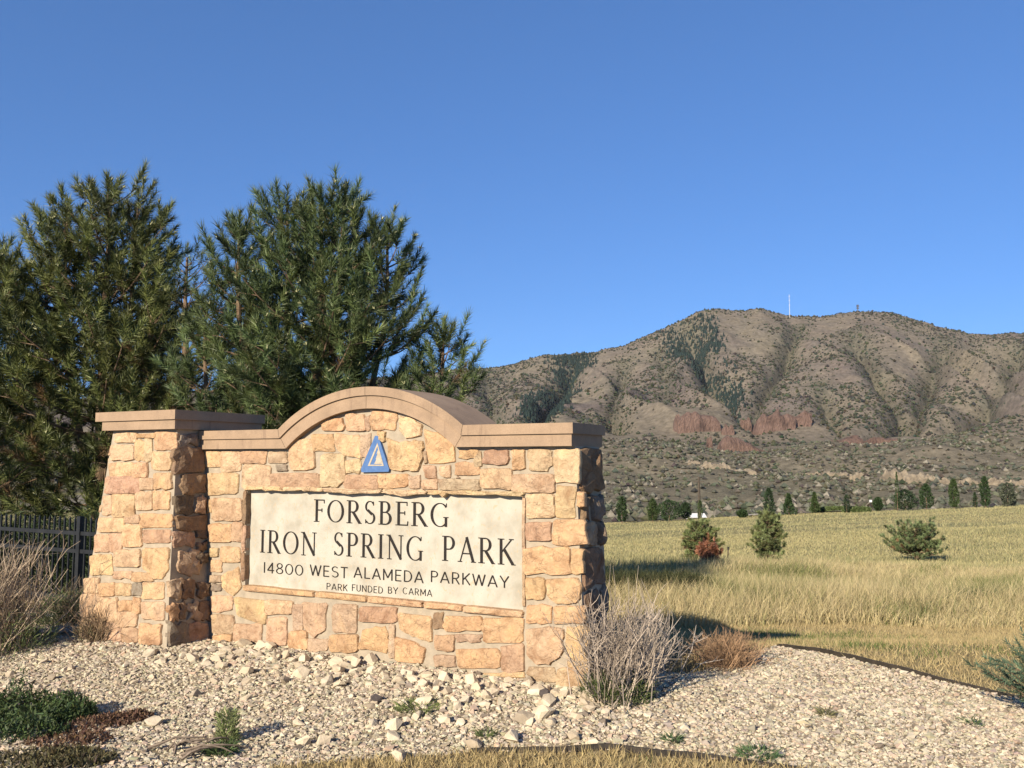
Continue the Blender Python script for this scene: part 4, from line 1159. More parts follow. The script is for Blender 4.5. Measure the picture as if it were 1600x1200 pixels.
FT = [(972, 777, 818, 14, 'column', "column"), (1020, 780, 815, 14, 'column', "column"), (1071, 786, 812, 15, 'round', "rounded"), (1046, 782, 808, 34, 'round', "spreading"),
      (1094, 782, 812, 7, 'column', "thin"), (1202, 763, 812, 14, 'column', "tall"), (1233, 772, 808, 20, 'cone', "cone"), (1273, 770, 797, 13, 'cone', "cone"), (1323, 774, 797, 8, 'column', "thin"),
      (1372, 778, 797, 12, 'round', "rounded"), (1403, 738, 801, 9, 'cone', "spire"), (1415, 766, 799, 32, 'round', "bushy"), (1448, 757, 797, 17, 'column', "tall"), (1491, 749, 793, 12, 'column', "tall"),
      (1524, 770, 791, 5, 'column', "thin"), (1540, 745, 790, 12, 'column', "tall"), (1575, 755, 788, 20, 'round', "grey"), (1583, 772, 788, 7, 'column', "thin"), (1160, 797, 810, 14, 'round', "low")]
FL = ["dark columnar evergreen at the field edge nearest the sign wall", "columnar evergreen beside the spreading pine at the field edge", "rounded evergreen between the spreading pine and the utility pole",
      "dark spreading pine beside the white shed", "thin evergreen at the foot of the utility pole", "tall column evergreen above the upright young pine", "cone shaped evergreen beside the pale path",
      "small cone evergreen behind the clipped hedge", "thin small evergreen rising behind the clipped hedge", "small rounded evergreen beside the lamp post", "tallest evergreen, a thin dark spire over a bushy tree",
      "wide bushy tree at the foot of the thin spire", "fat column evergreen beside the wide bushy tree", "tall column evergreen on the rising field edge", "very thin small evergreen between two tall columns",
      "tall narrow column evergreen farthest up the field edge", "grey green round tree past the farthest tall column", "thin small evergreen beside the grey green round tree", "low dark bush at the end of the pale path"]
for i, (px, vt, vb, wpx, sh, _) in enumerate(FT):
    D = FAR_D + 6 * ((i * 37) % 5) / 5
    c = at_depth(px, vb, D); z = float(ground_z(np.array([c[0]]), np.array([D]))[0])
    base = (c[0], D, min(z, c[2]))
    H = top_h(px, vt, D) - base[2]; Wd = wpx / FPX * D
    grey = 'grey' in FL[i]
    tone = (.075, .085, .055) if grey else [(.035, .060, .022), (.05, .075, .025), (.03, .05, .022)][i % 3]
    t = thing("evergreen_tree" if sh != 'round' else "field_edge_tree", base, FL[i], "tree", "trees along the field edge")
    V, F, C = spindle(base, H, Wd, 200 + i, sh, tone, 500 if wpx < 10 else 1100, .10 if wpx < 10 else .15)
    part("crown", V, F, M_LEAF, t, cols=C)
    V, F = tube([np.array(base) - [0, 0, .3], np.array(base) + [0, 0, H * .5]], [.07, .04], 6); part("trunk", V, F, M_BARK, t)

# utility pole, lamp post, shed, path, hedges at the field edge
def edge_base(px, vb, D):
    c = at_depth(px, vb, D); z = float(ground_z(np.array([c[0]]), np.array([D]))[0]); return np.array([c[0], D, min(z, c[2])])
b = edge_base(1093, 812, 126); ht = top_h(1093, 745, 126)
t = thing("utility_pole", b, "dark wooden utility pole standing over the field edge", "pole")
V, F = tube([b - [0, 0, .4], [b[0], b[1], ht]], [.22, .17], 8); part("post", V, F, M_WOOD, t)
V, F = boxv([b[0], b[1] - .17, ht - .7], 1.5, .1, .12); part("crossarm", V, F, M_WOOD, t)
b = edge_base(1361, 802, 121); ht = top_h(1361, 784, 121)
t = thing("lamp_post", b, "short dark lamp post with white head beside the hedge", "lamp")
V, F = tube([b - [0, 0, .3], [b[0], b[1], ht]], [.07, .06], 6); part("post", V, F, M_IRON, t)
M_WHITE = mat_simple("white_paint", [(.3, (.62, .60, .56)), (.7, (.75, .73, .69))], 1.0)
V, F = boxv([b[0], b[1], ht + .1], .28, .28, .3); part("lamp_head", V, F, M_WHITE, t)
b = edge_base(1086, 811, 133)
t = thing("white_shed", b, "low white shed roof showing behind the field edge", "shed")
zt = top_h(1086, 803, 133)
V, F = boxv([b[0], b[1], (b[2] + zt) / 2 - .2], 2.6, 3.0, zt - b[2] - .4); part("wall", V, F, M_WHITE, t)
V = np.array([(b[0] + a_, b[1] + c_, zt + d_) for a_, c_, d_ in ((-1.45, -1.8, -.45), (1.45, -1.8, -.45), (1.45, 1.8, -.45), (-1.45, 1.8, -.45), (-1.45, 0, .1), (1.45, 0, .1))])
part("roof", V, [[0, 1, 5, 4], [2, 3, 4, 5], [0, 4, 3], [1, 2, 5], [3, 2, 1, 0]], M_WHITE, t)
def hedge(px0, px1, vt, vb, D, seed, label):
    a = edge_base(px0, vb, D); e = edge_base(px1, vb, D)
    rng = np.random.default_rng(seed); n = 2600
    tt = rng.random(n); P = a + (e - a) * tt[:, None] + np.stack([np.zeros(n), rng.uniform(-.6, .6, n), rng.random(n) ** .7 * (top_h(px0, vt, D) - a[2])], -1)
    V, F, C = blades(P, rng.normal(0, .5, (n, 3)) + [0, 0, .7], rng.uniform(.15, .35, n), rng.uniform(.1, .2, n), np.full(n, .2), np.array([.09, .12, .04]) * rng.uniform(.6, 1.4, (n, 1)), rng)
    solo("clipped_hedge", V, F, M_LEAF, tuple(a), label, "hedge", cols=C)
hedge(1318, 1358, 793, 803, 119, 5, "bright green clipped hedge beside the lamp post")
hedge(1268, 1318, 794, 800, 126, 6, "long low hedge behind the pale path")
def pale_path():
    px = np.linspace(1165, 1320, 24); rows_ = []
    for k, D in enumerate((122, 125)):
        rows_.append(np.array([[at_depth(p, 800, D)[0], D + 1.2 * math.sin(p * .02), 0] for p in px]))
    V = np.concatenate(rows_); V[:, 2] = ground_z(V[:, 0], V[:, 1]) + .25
    n = len(px); F = np.array([(i, i + 1, n + i + 1, n + i) for i in range(n - 1)])
    setting("path", V, F, mat_simple("path_dirt", [(.3, (.42, .36, .27)), (.7, (.55, .48, .37))], 1.0, .95))
pale_path()
b = gp(*at_depth(1136, 884, 28)[:2])
t = thing("marker_stake", b, "thin dark stake leaning beside the dead sapling", "stake")
V, F = tube([np.array(b) - [0, 0, .15], np.array(b) + [.05, 0, top_h(1138, 857, 28) - b[2]]], [.022, .018], 6); part("shaft", V, F, M_WOOD, t)
V, F = boxv(np.array(b) + [.05, 0, top_h(1138, 857, 28) - b[2]], .05, .02, .10); part("tag", V, F, M_IRON, t)

# ------------------------------------------------------------------ fence behind the pillar
def build_fence():
    p0 = np.array([-4.75, 10.2]); dr = np.array([-.88, .475]); dr /= np.linalg.norm(dr)
    Lf = 5.2
    base = gp(*p0)
    t = thing("metal_fence", base, "black metal picket fence running from the pillar past the pines", "fence")
    ax = np.array([[dr[0], dr[1], 0], [-dr[1], dr[0], 0], [0, 0, 1]])
    zb = -.16; 
    def P(s_, z): return np.array([p0[0] + dr[0] * s_, p0[1] + dr[1] * s_, z])
    for z in (.74, .53, -.02):
        part("rail", *boxv(P(Lf / 2, z), Lf, .035, .045, ax), M_IRON, t)
    s_ = .06; i = 0
    me_b = None
    while s_ < Lf:
        if i % 21 == 4:
            V, F = boxv(P(s_, .36), .06, .06, 1.16, ax); part("post", V, F, M_IRON, t)
        else:
            V, F = boxv(P(s_, .355), .019, .019, 1.09, ax)
            tip = P(s_, .94)
            V = np.concatenate([V, tip[None]]); F = [list(f) for f in F if tuple(f) != (4, 5, 6, 7)] + [[4, 5, 8], [5, 6, 8], [6, 7, 8], [7, 4, 8]]
            part("picket", V, F, M_IRON, t)
        s_ += .098; i += 1
build_fence()

# ------------------------------------------------------------------ steel edging
def edging(path, label, hgt=.045):
    P = np.array(path) * np.array([1, 1.125])
    tt = np.linspace(0, len(P) - 1, 60)
    x = np.interp(tt, range(len(P)), P[:, 0]); y = np.interp(tt, range(len(P)), P[:, 1])
    k = np.hanning(7); k /= k.sum()
    x = np.convolve(np.pad(x, 3, mode='edge'), k, 'valid'); y = np.convolve(np.pad(y, 3, mode='edge'), k, 'valid')
    z = ground_z(x, y) + .012 * np.sin(tt * 1.3)
    d = norm(np.stack([np.gradient(x), np.gradient(y)], -1)); nrm_ = np.stack([-d[:, 1], d[:, 0]], -1) * .006
    V = np.concatenate([np.stack([x + sgn * nrm_[:, 0], y + sgn * nrm_[:, 1], z + h], -1) for sgn, h in ((-1, -.1), (1, -.1), (1, hgt), (-1, hgt))])
    n = len(x); F = []
    for a, b_ in ((0, 1), (1, 2), (2, 3), (3, 0)):
        for i in range(n - 1): F.append((a * n + i, a * n + i + 1, b_ * n + i + 1, b_ * n + i))
    F += [(0, n, 2 * n, 3 * n), (n - 1, 4 * n - 1, 3 * n - 1, 2 * n - 1)]
    solo("steel_edging", V, np.array(F), M_EDGE, (x[0], y[0], z[0]), label, "edging")
edging([(2.35, 7.0), (2.62, 6.62), (2.95, 6.02), (3.43, 5.36), (4.0, 4.95), (4.8, 4.55)], "dark steel edging curving between the gravel and the dry grass bank", .03)
edging([(-.25, 4.365), (.45, 4.28), (1.0, 4.14), (1.5, 3.98), (2.6, 3.5)], "dark steel edging between the gravel and the mown lawn", .022)

# ------------------------------------------------------------------ gravel and rocks
def build_gravel():
    n = 250000
    x = R.uniform(-6.2, 4.4, n); y = R.uniform(4.0, 9.2, n)
    px = x / y
    ok = in_poly(x, y, GRAVEL_POLY) & (px > -.68) & (px < .68)
    s = (x - WF[0]) * W[0] + (y - WF[1]) * W[1]; u = (x - WF[0]) * U[0] + (y - WF[1]) * U[1]
    ok &= ~((s > -.0) & (s < .44) & (u > -.08) & (u < 3.6)) & ~((s > -.45) & (s < .72) & (u > 3.41) & (u < 4.54))
    ok &= ~((s > .44) & (u > .5) & (u < 3.5))
    keep = R.random(n) < np.where(y < 6, .95, .8)
    k = ok & keep
    x, y, s, u = x[k], y[k], s[k], u[k]; n = len(x)
    big = np.exp(-((s + .35) / .5) ** 2) * sstep(-.8, .4, u)
    r = R.gamma(4, .00175, n) * (1 + .55 * big * R.random(n)) + .002
    r = np.clip(r, .005, .04)
    P = np.stack([x, y, ground_z(x, y) + r * .35], -1)
    S = np.stack([r * R.uniform(.9, 1.5, n), r * R.uniform(.8, 1.2, n), r * R.uniform(.6, .95, n)], -1)
    c = np.array([.475, .405, .29]) * R.uniform(.62, 1.2, (n, 1)) + R.uniform(-.02, .02, (n, 3))
    dk = R.random(n) < .10; c[dk] = np.array([.25, .20, .15]) * R.uniform(.6, 1.2, (dk.sum(), 1))
    pk = R.random(n) < .06; c[pk] = np.array([.48, .35, .25]) * R.uniform(.8, 1.1, (pk.sum(), 1))
    V, F, C = blobs(P, S, OV, OF, .32, c, full_rot=True)
    setting("gravel", V, F, M_GRAVEL, 'stuff', np.clip(C, .02, 1), False, "cream crushed stone gravel spread around the sign")
    n = 5200
    x = R.uniform(-5.5, 3.6, n); y = R.uniform(4.2, 8, n)
    k = in_poly(x, y, GRAVEL_POLY) & (R.random(n) < np.clip(.25 + 1.6 * fbm(x * 1.5 + 8, y * 1.5, 3) + .35 * sstep(-1.2, -3.2, x), .02, 1))
    x, y = x[k], y[k]; n = len(x)
    D = R.normal(0, 1, (n, 3)); D[:, 2] = np.abs(D[:, 2]) * .25
    V, F, C = blades(np.stack([x, y, ground_z(x, y) + .012], -1), D, R.uniform(.02, .07, n), R.uniform(.003, .009, n), np.full(n, .2), np.array([.21, .155, .09]) * R.uniform(.5, 1.4, (n, 1)))
    setting("leaf_litter", V, F, M_TWIG, 'stuff', C, False, "dry brown leaf and stem litter on the gravel")
    # individual rocks
    protos = []
    for i in range(9):
        q = norm(np.random.default_rng(300 + i).normal(size=(16, 3))) * np.random.default_rng(330 + i).uniform(.8, 1.1, (16, 1)) * np.array([1, .8, .62])
        import bmesh
        bm = bmesh.new()
        for v in q: bm.verts.new(v)
        rr = bmesh.ops.convex_hull(bm, input=bm.verts)
        bmesh.ops.delete(bm, geom=[g_ for g_ in rr['geom_interior'] if isinstance(g_, bmesh.types.BMVert)], context='VERTS')
        me = bpy.data.meshes.new("rock"); bm.to_mesh(me); bm.free(); me.materials.append(M_ROCK); protos.append(me)
    placed = 0
    band = []
    while placed < 265:
        if placed < 205: s = random.gauss(-.42, .24); u = random.uniform(-.3, 3.4)
        else: s = random.uniform(-1.5, -.3); u = random.uniform(-1.2, 4.6)
        if s > -.06 or (u > 3.3 and s > -.55): continue
        p = wp(u, s, 0)
        if not in_poly(np.array([p[0]]), np.array([p[1]]), GRAVEL_POLY)[0]: continue
        r = random.uniform(.024, .056) if placed > 45 else random.uniform(.052, .082)
        o = link("landscape_rock", protos[placed % 9])
        o.location = (p[0], p[1], float(ground_z(np.array([p[0]]), np.array([p[1]]))[0]) + r * .26)
        o.scale = (r, r * random.uniform(.8, 1.1), r * random.uniform(.75, 1.05)); o.rotation_euler = (random.uniform(-.5, .5), random.uniform(-.5, .5), random.uniform(0, 6.28))
        tag(o, "pale angular landscaping rock lying in the gravel before the sign wall", "rock", "pale rocks in the gravel")
        placed += 1
    def special(px, v, r, label, mat=None, k=0):
        z = .05
        for _ in range(5):
            h = hit(px, v, (0, 0, z), (0, 0, 1)); z = gp(h[0], h[1])[2]
        me = protos[k]
        if mat: me = me.copy(); me.materials.clear(); me.materials.append(mat)
        o = link("landscape_rock", me); o.location = (h[0], h[1], float(ground_z(np.array([h[0]]), np.array([h[1]]))[0]) + r * .4)
        o.scale = (r, r, r * 1.05); o.rotation_euler = (.2, .3, k * 1.3)
        tag(o, label, "rock")
    special(588, 1098, .055, "dark brown upright rock among the pale rocks below the panel", M_DARKROCK, 1)
    special(850, 1090, .055, "dark grey rock by the right foot of the sign wall", M_DARKROCK, 2)
    special(615, 1140, .06, "pale block shaped rock beside the weed patch", None, 3)
    special(624, 1188, .055, "pale rock lying in the mown lawn", None, 4)
    special(740, 1171, .06, "pale rock at the start of the near edging", None, 5)
    special(802, 1160, .07, "large pale flat rock beside a small weed", None, 6)
    special(478, 1165, .06, "pale rock of a pair near the dead twig", None, 7)
    special(505, 1163, .055, "upright pale rock of a pair near the dead twig", None, 8)
    special(240, 1133, .06, "pale rock beside the red brown ground cover", None, 0)
build_gravel()

# ------------------------------------------------------------------ grass
def build_grass():
    def cols(n, base, var=.25, rng=R):
        return np.clip(np.array(base) * rng.uniform(1 - var, 1 + var, (n, 1)) + rng.uniform(-.012, .012, (n, 3)), .01, 1)
    GOLD = (.49, .405, .215); OLIVE = (.235, .225, .095); GREEN = (.13, .17, .05); STRAW = (.55, .44, .24)
    # mown dry lawn: bank to the right and the strip in front
    n = 190000
    x = R.uniform(-1.6, 8.8, n); y = np.where(R.random(n) < .78, R.uniform(5.4, 13.4, n), R.uniform(4.0, 5.0, n))
    a = x / y
    ok = ~in_poly(x, y, GRAVEL_POLY) & (a < .70) & (a > -.35)
    s = (x - WF[0]) * W[0] + (y - WF[1]) * W[1]; u = (x - WF[0]) * U[0] + (y - WF[1]) * U[1]
    ok &= ~((s > -.1) & (s < .5) & (u > -.1))
    x, y = x[ok], y[ok]; n = len(x)
    g = np.clip(fbm(x * 1.3 + 4, y * 1.3, 4) * 3.2 - .10, 0, 1)
    kind = R.random(n) < g
    c = np.where(kind[:, None], cols(n, GREEN), cols(n, (.42, .33, .165), .3))
    P = np.stack([x, y, ground_z(x, y) - .005], -1)
    D = R.normal(0, .55, (n, 3)); D[:, 2] = np.abs(D[:, 2]) + .55
    V, F, C = needles(P, D, R.uniform(.03, .085, n), R.uniform(.005, .009, n), c)
    setting("lawn_grass", V, F, M_GRASS, 'stuff', C, False, "short dry lawn grass with green patches")
    # tall golden grass behind
    n = 190000
    y = 11.6 + 17 * R.random(n) ** 1.35; a = R.uniform(-.02, .70, n); x = a * y
    edge = 12.0 + .25 * np.sin(x * 1.7) + .5 * fbm(x * .9, y * .2) + np.clip(x - 3, 0, 5) * -.08
    ok = (y > edge) & (R.random(n) < np.clip(.25 + (y - edge) * .9, 0, 1))
    x, y = x[ok], y[ok]; n = len(x)
    f1 = fbm(x * .55 + 11, y * .55, 4); f2 = fbm(x * .25 + 70, y * .25 + 3, 3)
    t = np.clip(.5 + 4.0 * f1, 0, 1)
    r_ = R.random(n)
    c = np.where((r_ < .10 + .68 * t)[:, None], cols(n, OLIVE, .45), cols(n, GOLD, .35))
    c = np.where((R.random(n) < .10)[:, None], cols(n, STRAW, .2), c)
    c = np.where((R.random(n) < .26 * t ** 2)[:, None], cols(n, GREEN, .4), c)
    hgt = R.uniform(.14, .44, n) * (.45 + 1.15 * np.clip(.5 + 3.2 * f2, 0, 1)) * np.clip(.45 + (y - 11.9) * .35, .45, 1)
    D = R.normal(0, .26, (n, 3)); D[:, 2] = 1; D[:, 0] += .12
    V, F, C = blades(np.stack([x, y, ground_z(x, y) - .01], -1), D, hgt, R.uniform(.005, .010, n) * (1 + (y - 11) * .04), R.uniform(.1, .5, n), c)
    setting("tall_grass", V, F, M_GRASS, 'stuff', C, False, "tall golden and olive wild grass beyond the lawn")
    # field grass
    n = 170000
    y = np.sqrt(R.uniform(24 ** 2, 126 ** 2, n)); y = np.where(R.random(n) < .5, R.uniform(24, 67, n), y)
    a = R.uniform(-.05, .70, n); x = a * y
    st = np.clip(.5 + 3.0 * fbm(x * .06, y * .22 + 3, 5), 0, 1)
    c = np.where((R.random(n) < .25 + .55 * (1 - st))[:, None], cols(n, (.28, .262, .13), .2), cols(n, (.42, .365, .18), .16))
    D = R.normal(0, .45, (n, 3)); D[:, 2] = 1
    V, F, C = needles(np.stack([x, y, ground_z(x, y) - .01], -1), D, R.uniform(.08, .22, n) * (.7 + .6 * (1 - st)), .010 + .0006 * y * R.uniform(.6, 1.3, n), c)
    setting("field_grass", V, F, M_GRASS, 'stuff', C, False, "dry yellow grass of the sloping field")
build_grass()

# ------------------------------------------------------------------ shrubs and small plants
def twig_shrub(name, base, label, cat, H, spread, n, col, seed, lean=(0, 0), r=.004, sub=3, green=None, ng=0, arch=.25, group=None, gh=.35, ggrow=.5):
    rng = np.random.default_rng(seed)
    base = np.array(base, float)
    t = thing(name, base, label, cat, group)
    P0 = base + np.stack([rng.normal(0, spread * .16, n), rng.normal(0, spread * .16, n), np.full(n, -.02)], -1)
    az = rng.uniform(0, 6.283, n); tilt = np.abs(rng.normal(0, .5, n)) * spread / H
    ln = H * rng.uniform(.45, 1.05, n)
    d = norm(np.stack([np.cos(az) * tilt + lean[0], np.sin(az) * tilt + lean[1], np.ones(n)], -1))
    P2 = P0 + d * ln[:, None] + np.stack([np.cos(az), np.sin(az), np.full(n, -.3)], -1) * (ln * arch * rng.random(n))[:, None]
    P1 = P0 * .5 + P2 * .5 + rng.normal(0, .06, (n, 3)) * ln[:, None] + np.array([0, 0, .08]) * ln[:, None]
    c = np.clip(np.array(col) * rng.uniform(.6, 1.35, (n, 1)), .01, 1)
    parts = [strands(P0, P1, P2, r * rng.uniform(.7, 1.3, n), np.full(n, r * .35), c)]
    for q in range(sub):          # side twigs
        f = rng.uniform(.35, .95, n)[:, None]
        A0 = np.where(f < .5, P0 + (P1 - P0) * f * 2, P1 + (P2 - P1) * (f * 2 - 1))
        dd = norm(d + rng.normal(0, .6, (n, 3))); L2 = ln * rng.uniform(.12, .38, n)
        A2 = A0 + dd * L2[:, None]; A1 = A0 * .5 + A2 * .5 + rng.normal(0, .04, (n, 3)) * L2[:, None]
        parts.append(strands(A0, A1, A2, np.full(n, r * .55), np.full(n, r * .25), c * .98))
    V, F, C = join(parts)
    part("stems", V, F, M_TWIG, t, cols=C)
    if ng:
        a2 = rng.uniform(0, 6.283, ng); rr = spread * ggrow * np.sqrt(rng.random(ng))
        P = base + np.stack([np.cos(a2) * rr, np.sin(a2) * rr, rng.random(ng) * gh * H * (1 - .5 * rr / (spread * ggrow + 1e-6))], -1)
        D = norm(np.stack([np.cos(a2) * .7, np.sin(a2) * .7, np.ones(ng)], -1) + rng.normal(0, .5, (ng, 3)))
        V, F, C = blades(P, D, rng.uniform(.03, .08, ng), rng.uniform(.003, .007, ng), np.full(ng, .3), np.clip(np.array(green) * rng.uniform(.6, 1.4, (ng, 1)), .01, 1), rng)
        part("leaves", V, F, M_LEAF, t, cols=C)
    return t
def at_ground(px, v):
    z = .03
    for _ in range(5):
        h = hit(px, v, (0, 0, z), (0, 0, 1)); z = gp(h[0], h[1])[2]
    return gp(h[0], h[1])
GREYT = (.32, .26, .20); BROWN = (.34, .24, .15); GRN = (.10, .14, .045)
twig_shrub("dry_shrub", at_ground(965, 1092), "bare grey twiggy shrub with a green foot at the wall end", "shrub", .66, .58, 190, GREYT, 51, (.03, .0), .0042, 4, (.09, .115, .04), 2200, .15, gh=.30, ggrow=.38)
twig_shrub("dry_shrub", gp(1.02, 6.45), "bare pale stemmed shrub in the shadow behind the wall end", "shrub", .48, .5, 85, (.33, .28, .23), 52, (.08, .0), .0042, 3, None, 0, .12)
twig_shrub("dry_shrub", at_ground(1135, 1040), "low rusty brown clump of fine dry stems beside the sign shadow", "shrub", .30, .50, 650, (.30, .19, .11), 53, (.12, 0), .0028, 2, None, 0, .35)
twig_shrub("dry_shrub", at_ground(-15, 1022), "large grey brown dry shrub in front of the metal fence", "shrub", 0.95, .8, 330, (.34, .265, .185), 54, (-.05, .0), .0045, 4, (.13, .16, .06), 3800, .22, gh=.55, ggrow=.62)
twig_shrub("dry_shrub", at_ground(-170, 1005), "tall straw coloured dry shrub beside the large grey brown one", "shrub", 1.0, .8, 200, (.42, .33, .21), 55, (.05, 0), .0042, 3, (.13, .16, .06), 900, .2, gh=.5)
twig_shrub("dry_shrub", at_ground(104, 975), "small green and brown shrub in front of the fence beside the pillar", "shrub", .42, .42, 130, (.26, .20, .13), 56, (.1, 0), .0035, 3, (.13, .17, .06), 1700, .2, gh=.9, ggrow=.6)
twig_shrub("dry_shrub", at_ground(150, 1003), "small brown twiggy shrub against the foot of the pillar", "shrub", .34, .34, 120, (.24, .17, .105), 57, (.12, 0), .0036, 3, (.12, .10, .05), 500, .2, gh=.8)

def leaf_mat(name, pts, label, n, hgt, tone, seed, lw=.011, ll=.035, cat="ground cover"):
    """low mat of leaves over the ground between the given picture points"""
    rng = np.random.default_rng(seed)
    C0 = np.array([at_ground(*p[:2]) for p in pts]); rad_ = np.array([p[2] for p in pts])
    k = rng.integers(0, len(pts), n)
    a = rng.uniform(0, 6.283, n); rr = np.sqrt(rng.random(n)) * rad_[k]
    P = C0[k] + np.stack([np.cos(a) * rr * 1.2, np.sin(a) * rr * .8, np.zeros(n)], -1)
    lump_ = np.clip(.55 + 1.6 * fbm(P[:, 0] * 5, P[:, 1] * 5), .1, 1.2)
    P[:, 2] = ground_z(P[:, 0], P[:, 1]) + rng.random(n) * hgt * lump_ * (1 - .6 * (rr / rad_[k]) ** 2)
    D = norm(rng.normal(0, .7, (n, 3)) + np.array([0, 0, .9]))
    V, F, C = blades(P, D, rng.uniform(.5, 1.3, n) * ll, rng.uniform(.6, 1.3, n) * lw, np.full(n, .3), np.clip(np.array(tone) * rng.uniform(.5, 1.5, (n, 1)) + rng.uniform(-.008, .008, (n, 3)), .008, 1), rng)
    return solo(name, V, F, M_LEAF, tuple(C0[0]), label, cat, cols=C)
leaf_mat("ground_cover", [(10, 1110, .30), (70, 1125, .22), (20, 1150, .26), (-30, 1120, .34), (105, 1122, .15)], "green leafy ground cover mat spreading over the gravel", 8000, .27, (.055, .082, .028), 61)
leaf_mat("ground_cover", [(140, 1132, .18), (180, 1128, .13), (110, 1158, .2), (215, 1124, .08)], "red brown ground cover at the edge of the green mat", 3000, .07, (.13, .075, .045), 62, .012, .03)
leaf_mat("ground_cover", [(30, 1195, .3), (110, 1190, .2)], "dark dry ground cover with brown leaves in front of the green mat", 2600, .06, (.10, .085, .04), 63)
def weed(px, v, h, w_, n, tone, label, seed, name="weed"):
    rng = np.random.default_rng(seed); b = np.array(at_ground(px, v))
    a = rng.uniform(0, 6.283, n); rr = w_ * np.sqrt(rng.random(n)) / 2
    P = b + np.stack([np.cos(a) * rr, np.sin(a) * rr, rng.random(n) ** 1.2 * h * .8], -1)
    D = norm(np.stack([np.cos(a) * .8, np.sin(a) * .8, np.ones(n) * (1.2 if h > w_ else .5)], -1) + rng.normal(0, .35, (n, 3)))
    V, F, C = blades(P, D, rng.uniform(.02, .05, n) * (1.4 if h <= w_ else 1), rng.uniform(.003, .007, n), np.full(n, .35), np.clip(np.array(tone) * rng.uniform(.6, 1.4, (n, 1)), .01, 1), rng)
    solo(name, V, F, M_LEAF, tuple(b), label, "weed", cols=C)
weed(355, 1160, .21, .12, 900, (.20, .23, .09), "upright pale green weed beside the dead twig", 71)
weed(345, 1178, .05, .16, 400, (.08, .12, .04), "low dark green weed at the foot of the upright pale one", 72)
weed(652, 1108, .035, .26, 450, (.14, .17, .055), "wide flat grassy weed patch between the rocks", 73)
weed(760, 1150, .03, .10, 120, (.11, .14, .05), "small dark weed above the mown lawn", 74)
weed(1050, 1160, .035, .10, 130, (.08, .12, .05), "small green weed in front of the bare shrub", 75)
weed(1185, 1183, .03, .20, 260, (.08, .13, .05), "flat green weed beside the near edging", 76)
weed(1520, 1134, .04, .09, 70, (.10, .14, .055), "small leafy weed alone in the open gravel", 77)
weed(1290, 1098 + 20, .03, .08, 120, (.16, .15, .07), "tiny brownish weed in the open gravel", 78)

def dead_branch():
    b = np.array(at_ground(300, 1180))
    t = thing("dead_branch", b, "curled dead brown branch lying in the gravel", "branch")
    rng = np.random.default_rng(5); parts_ = []
    for i in range(8):
        p = b + np.array([rng.uniform(-.3, .1), rng.uniform(-.1, .1), .02]); az = rng.uniform(-1.6, 1.9)
        s_ = np.linspace(0, 1, 6); L_ = rng.uniform(.12, .38)
        q = p + np.stack([np.cos(az + s_ * .6) * L_ * s_, np.sin(az + s_ * .6) * L_ * s_ * .6, .05 * np.sin(s_ * 3.1) + rng.normal(0, .006, 6)], -1)
        parts_.append(tube(q, np.linspace(.009, .003, 6), 5))
    V, F, _ = join(parts_); part("twigs", V, F, mat_simple("dead_wood", [(.3, (.10, .075, .055)), (.7, (.22, .17, .125))], 20), t)
dead_branch()

# blue-green plant reaching in from the right
def blue_plant():
    b = np.array(gp(3.42, 5.42))
    t = thing("blue_green_shrub", b, "blue green feathery shrub reaching over the gravel edge", "shrub")
    rng = np.random.default_rng(9); st, Bs, As, Ls = [], [], [], []
    for i in range(46):
        az = rng.uniform(1.2, 5.2); tilt = rng.uniform(.2, 1.3); L_ = rng.uniform(.28, .55)
        d = norm(np.array([math.cos(az) * tilt, math.sin(az) * tilt, 1.0]))
        s_ = np.linspace(0, 1, 5)[:, None]
        q = b + rng.normal(0, .06, 3) * [1, 1, 0] + d * L_ * s_ + np.array([math.cos(az), math.sin(az), -.5]) * (.16 * L_) * s_ ** 2
        st.append(tube(q, np.linspace(.005, .002, 5), 3))
        for k in np.linspace(.25, 1, 6):
            p = np.array([np.interp(k, s_[:, 0], q[:, j]) for j in range(3)])
            Bs.append(p); As.append(norm(q[-1] - q[-2]) + rng.normal(0, .3, 3)); Ls.append(.09)
    V, F, _ = join(st); part("stems", V, F, M_BARK, t)
    n = len(Bs); col = np.array([.085, .125, .075]) * rng.uniform(.6, 1.4, (n, 1))
    V, F, C = brush_needles(np.array(Bs), np.array(As), np.array(Ls), 26, .046, .007, col, rng)
    part("leaves", V, F, M_LEAF, t, cols=C)
blue_plant()

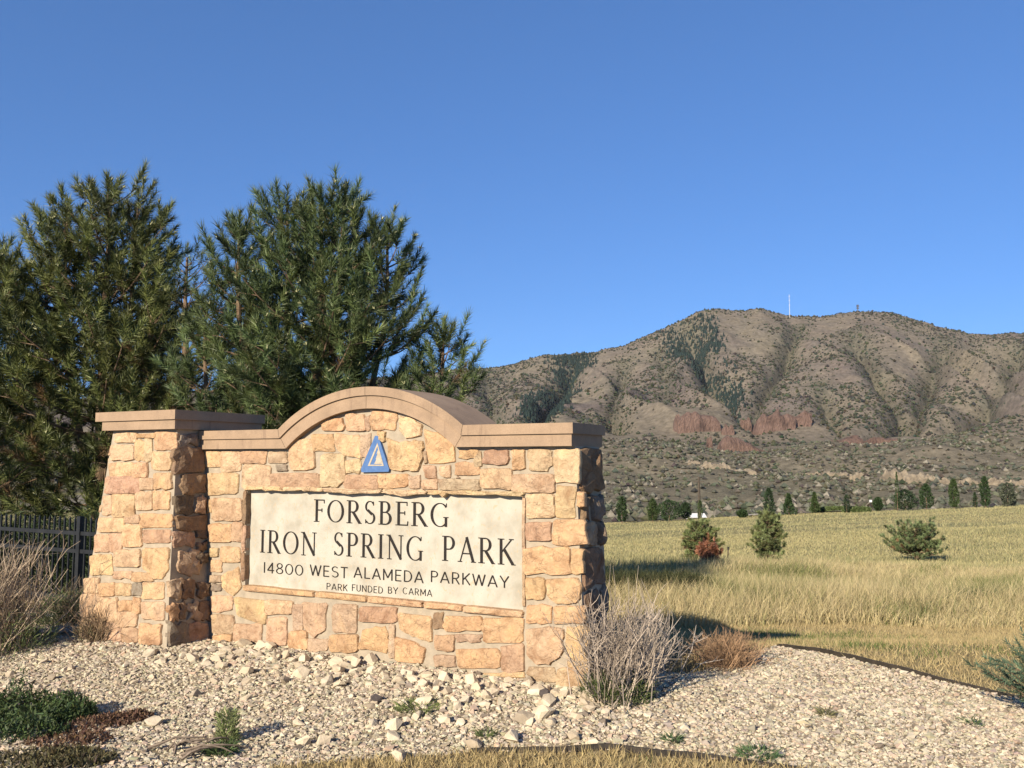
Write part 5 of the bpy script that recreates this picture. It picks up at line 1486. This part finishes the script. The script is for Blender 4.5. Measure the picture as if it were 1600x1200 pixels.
# low evergreen growth under the pines behind the fence
for i_, (x_, y_, h_) in enumerate(((-4.75, 11.3, .85), (-5.5, 11.7, 1.0), (-6.3, 12.0, .95), (-7.1, 12.4, 1.05), (-7.9, 12.8, 1.0), (-5.0, 12.3, 1.1), (-6.0, 12.7, 1.15), (-7.0, 13.2, 1.1))):
    rng_ = np.random.default_rng(400 + i_); n_ = 2600; b_ = np.array(gp(x_, y_))
    a_ = rng_.uniform(0, 6.283, n_); q_ = np.sqrt(rng_.random(n_)); hh_ = rng_.random(n_) ** .8 * h_ * (1 - .55 * q_ ** 2)
    P_ = b_ + np.stack([np.cos(a_) * q_ * .7, np.sin(a_) * q_ * .5, hh_], -1)
    D_ = norm(np.stack([np.cos(a_), np.sin(a_), np.full(n_, .9)], -1) + rng_.normal(0, .4, (n_, 3)))
    V, F, C = blades(P_, D_, rng_.uniform(.07, .15, n_), rng_.uniform(.008, .016, n_), np.full(n_, .3), np.array([.045, .065, .024]) * rng_.uniform(.5, 1.5, (n_, 1)), rng_)
    solo("understory_bush", V, F, M_LEAF, tuple(b_), "low dark green bush growing under the pines behind the fence", "bush", "bushes behind the fence", cols=C)

# dark weedy clumps in the tall grass behind the wall end
def grass_clump(px, v, D, wm, hm, n, tone, label, seed):
    rng = np.random.default_rng(seed); c = at_depth(px, v, D); b = np.array(gp(c[0], D))
    a = rng.uniform(0, 6.283, n); rr = np.sqrt(rng.random(n)) * wm / 2
    x = b[0] + np.cos(a) * rr; y = b[1] + np.sin(a) * rr * .7
    P = np.stack([x, y, ground_z(x, y) + rng.random(n) * hm * .7], -1)
    Dd = rng.normal(0, .4, (n, 3)); Dd[:, 2] = 1
    V, F, C = blades(P, Dd, rng.uniform(.3, .6, n) * hm, rng.uniform(.006, .014, n), np.full(n, .35), np.clip(np.array(tone) * rng.uniform(.5, 1.5, (n, 1)), .01, 1), rng)
    solo("weed_clump", V, F, M_GRASS, tuple(b), label, "weeds", cols=C)
grass_clump(1010, 925, 15.0, 1.9, .62, 7500, (.06, .065, .028), "dark green weed clump in the tall grass beside the wall end", 91)
grass_clump(1062, 920, 15.6, 1.3, .5, 3800, (.075, .075, .034), "dark weed clump in the tall grass past the darkest one", 92)
grass_clump(1520, 945, 14.0, .9, .40, 1500, (.13, .15, .07), "grey green weed clump in the tall golden grass", 93)



# ------------------------------------------------------------------ thin dry air between here and the mountain
def build_haze():
    V, F = boxv((0, 3100, 440), 16000, 7000, 1120)
    m = bpy.data.materials.new("air"); m.use_nodes = True; nt = m.node_tree
    for n in list(nt.nodes): nt.nodes.remove(n)
    out = nt.nodes.new("ShaderNodeOutputMaterial"); pv = nt.nodes.new("ShaderNodeVolumePrincipled")
    pv.inputs["Color"].default_value = (.88, .91, .95, 1); pv.inputs["Density"].default_value = 1.2e-5
    nt.links.new(pv.outputs[0], out.inputs["Volume"])
    setting("haze", V, F, m, 'stuff', label="thin pale haze over the valley")
build_haze()
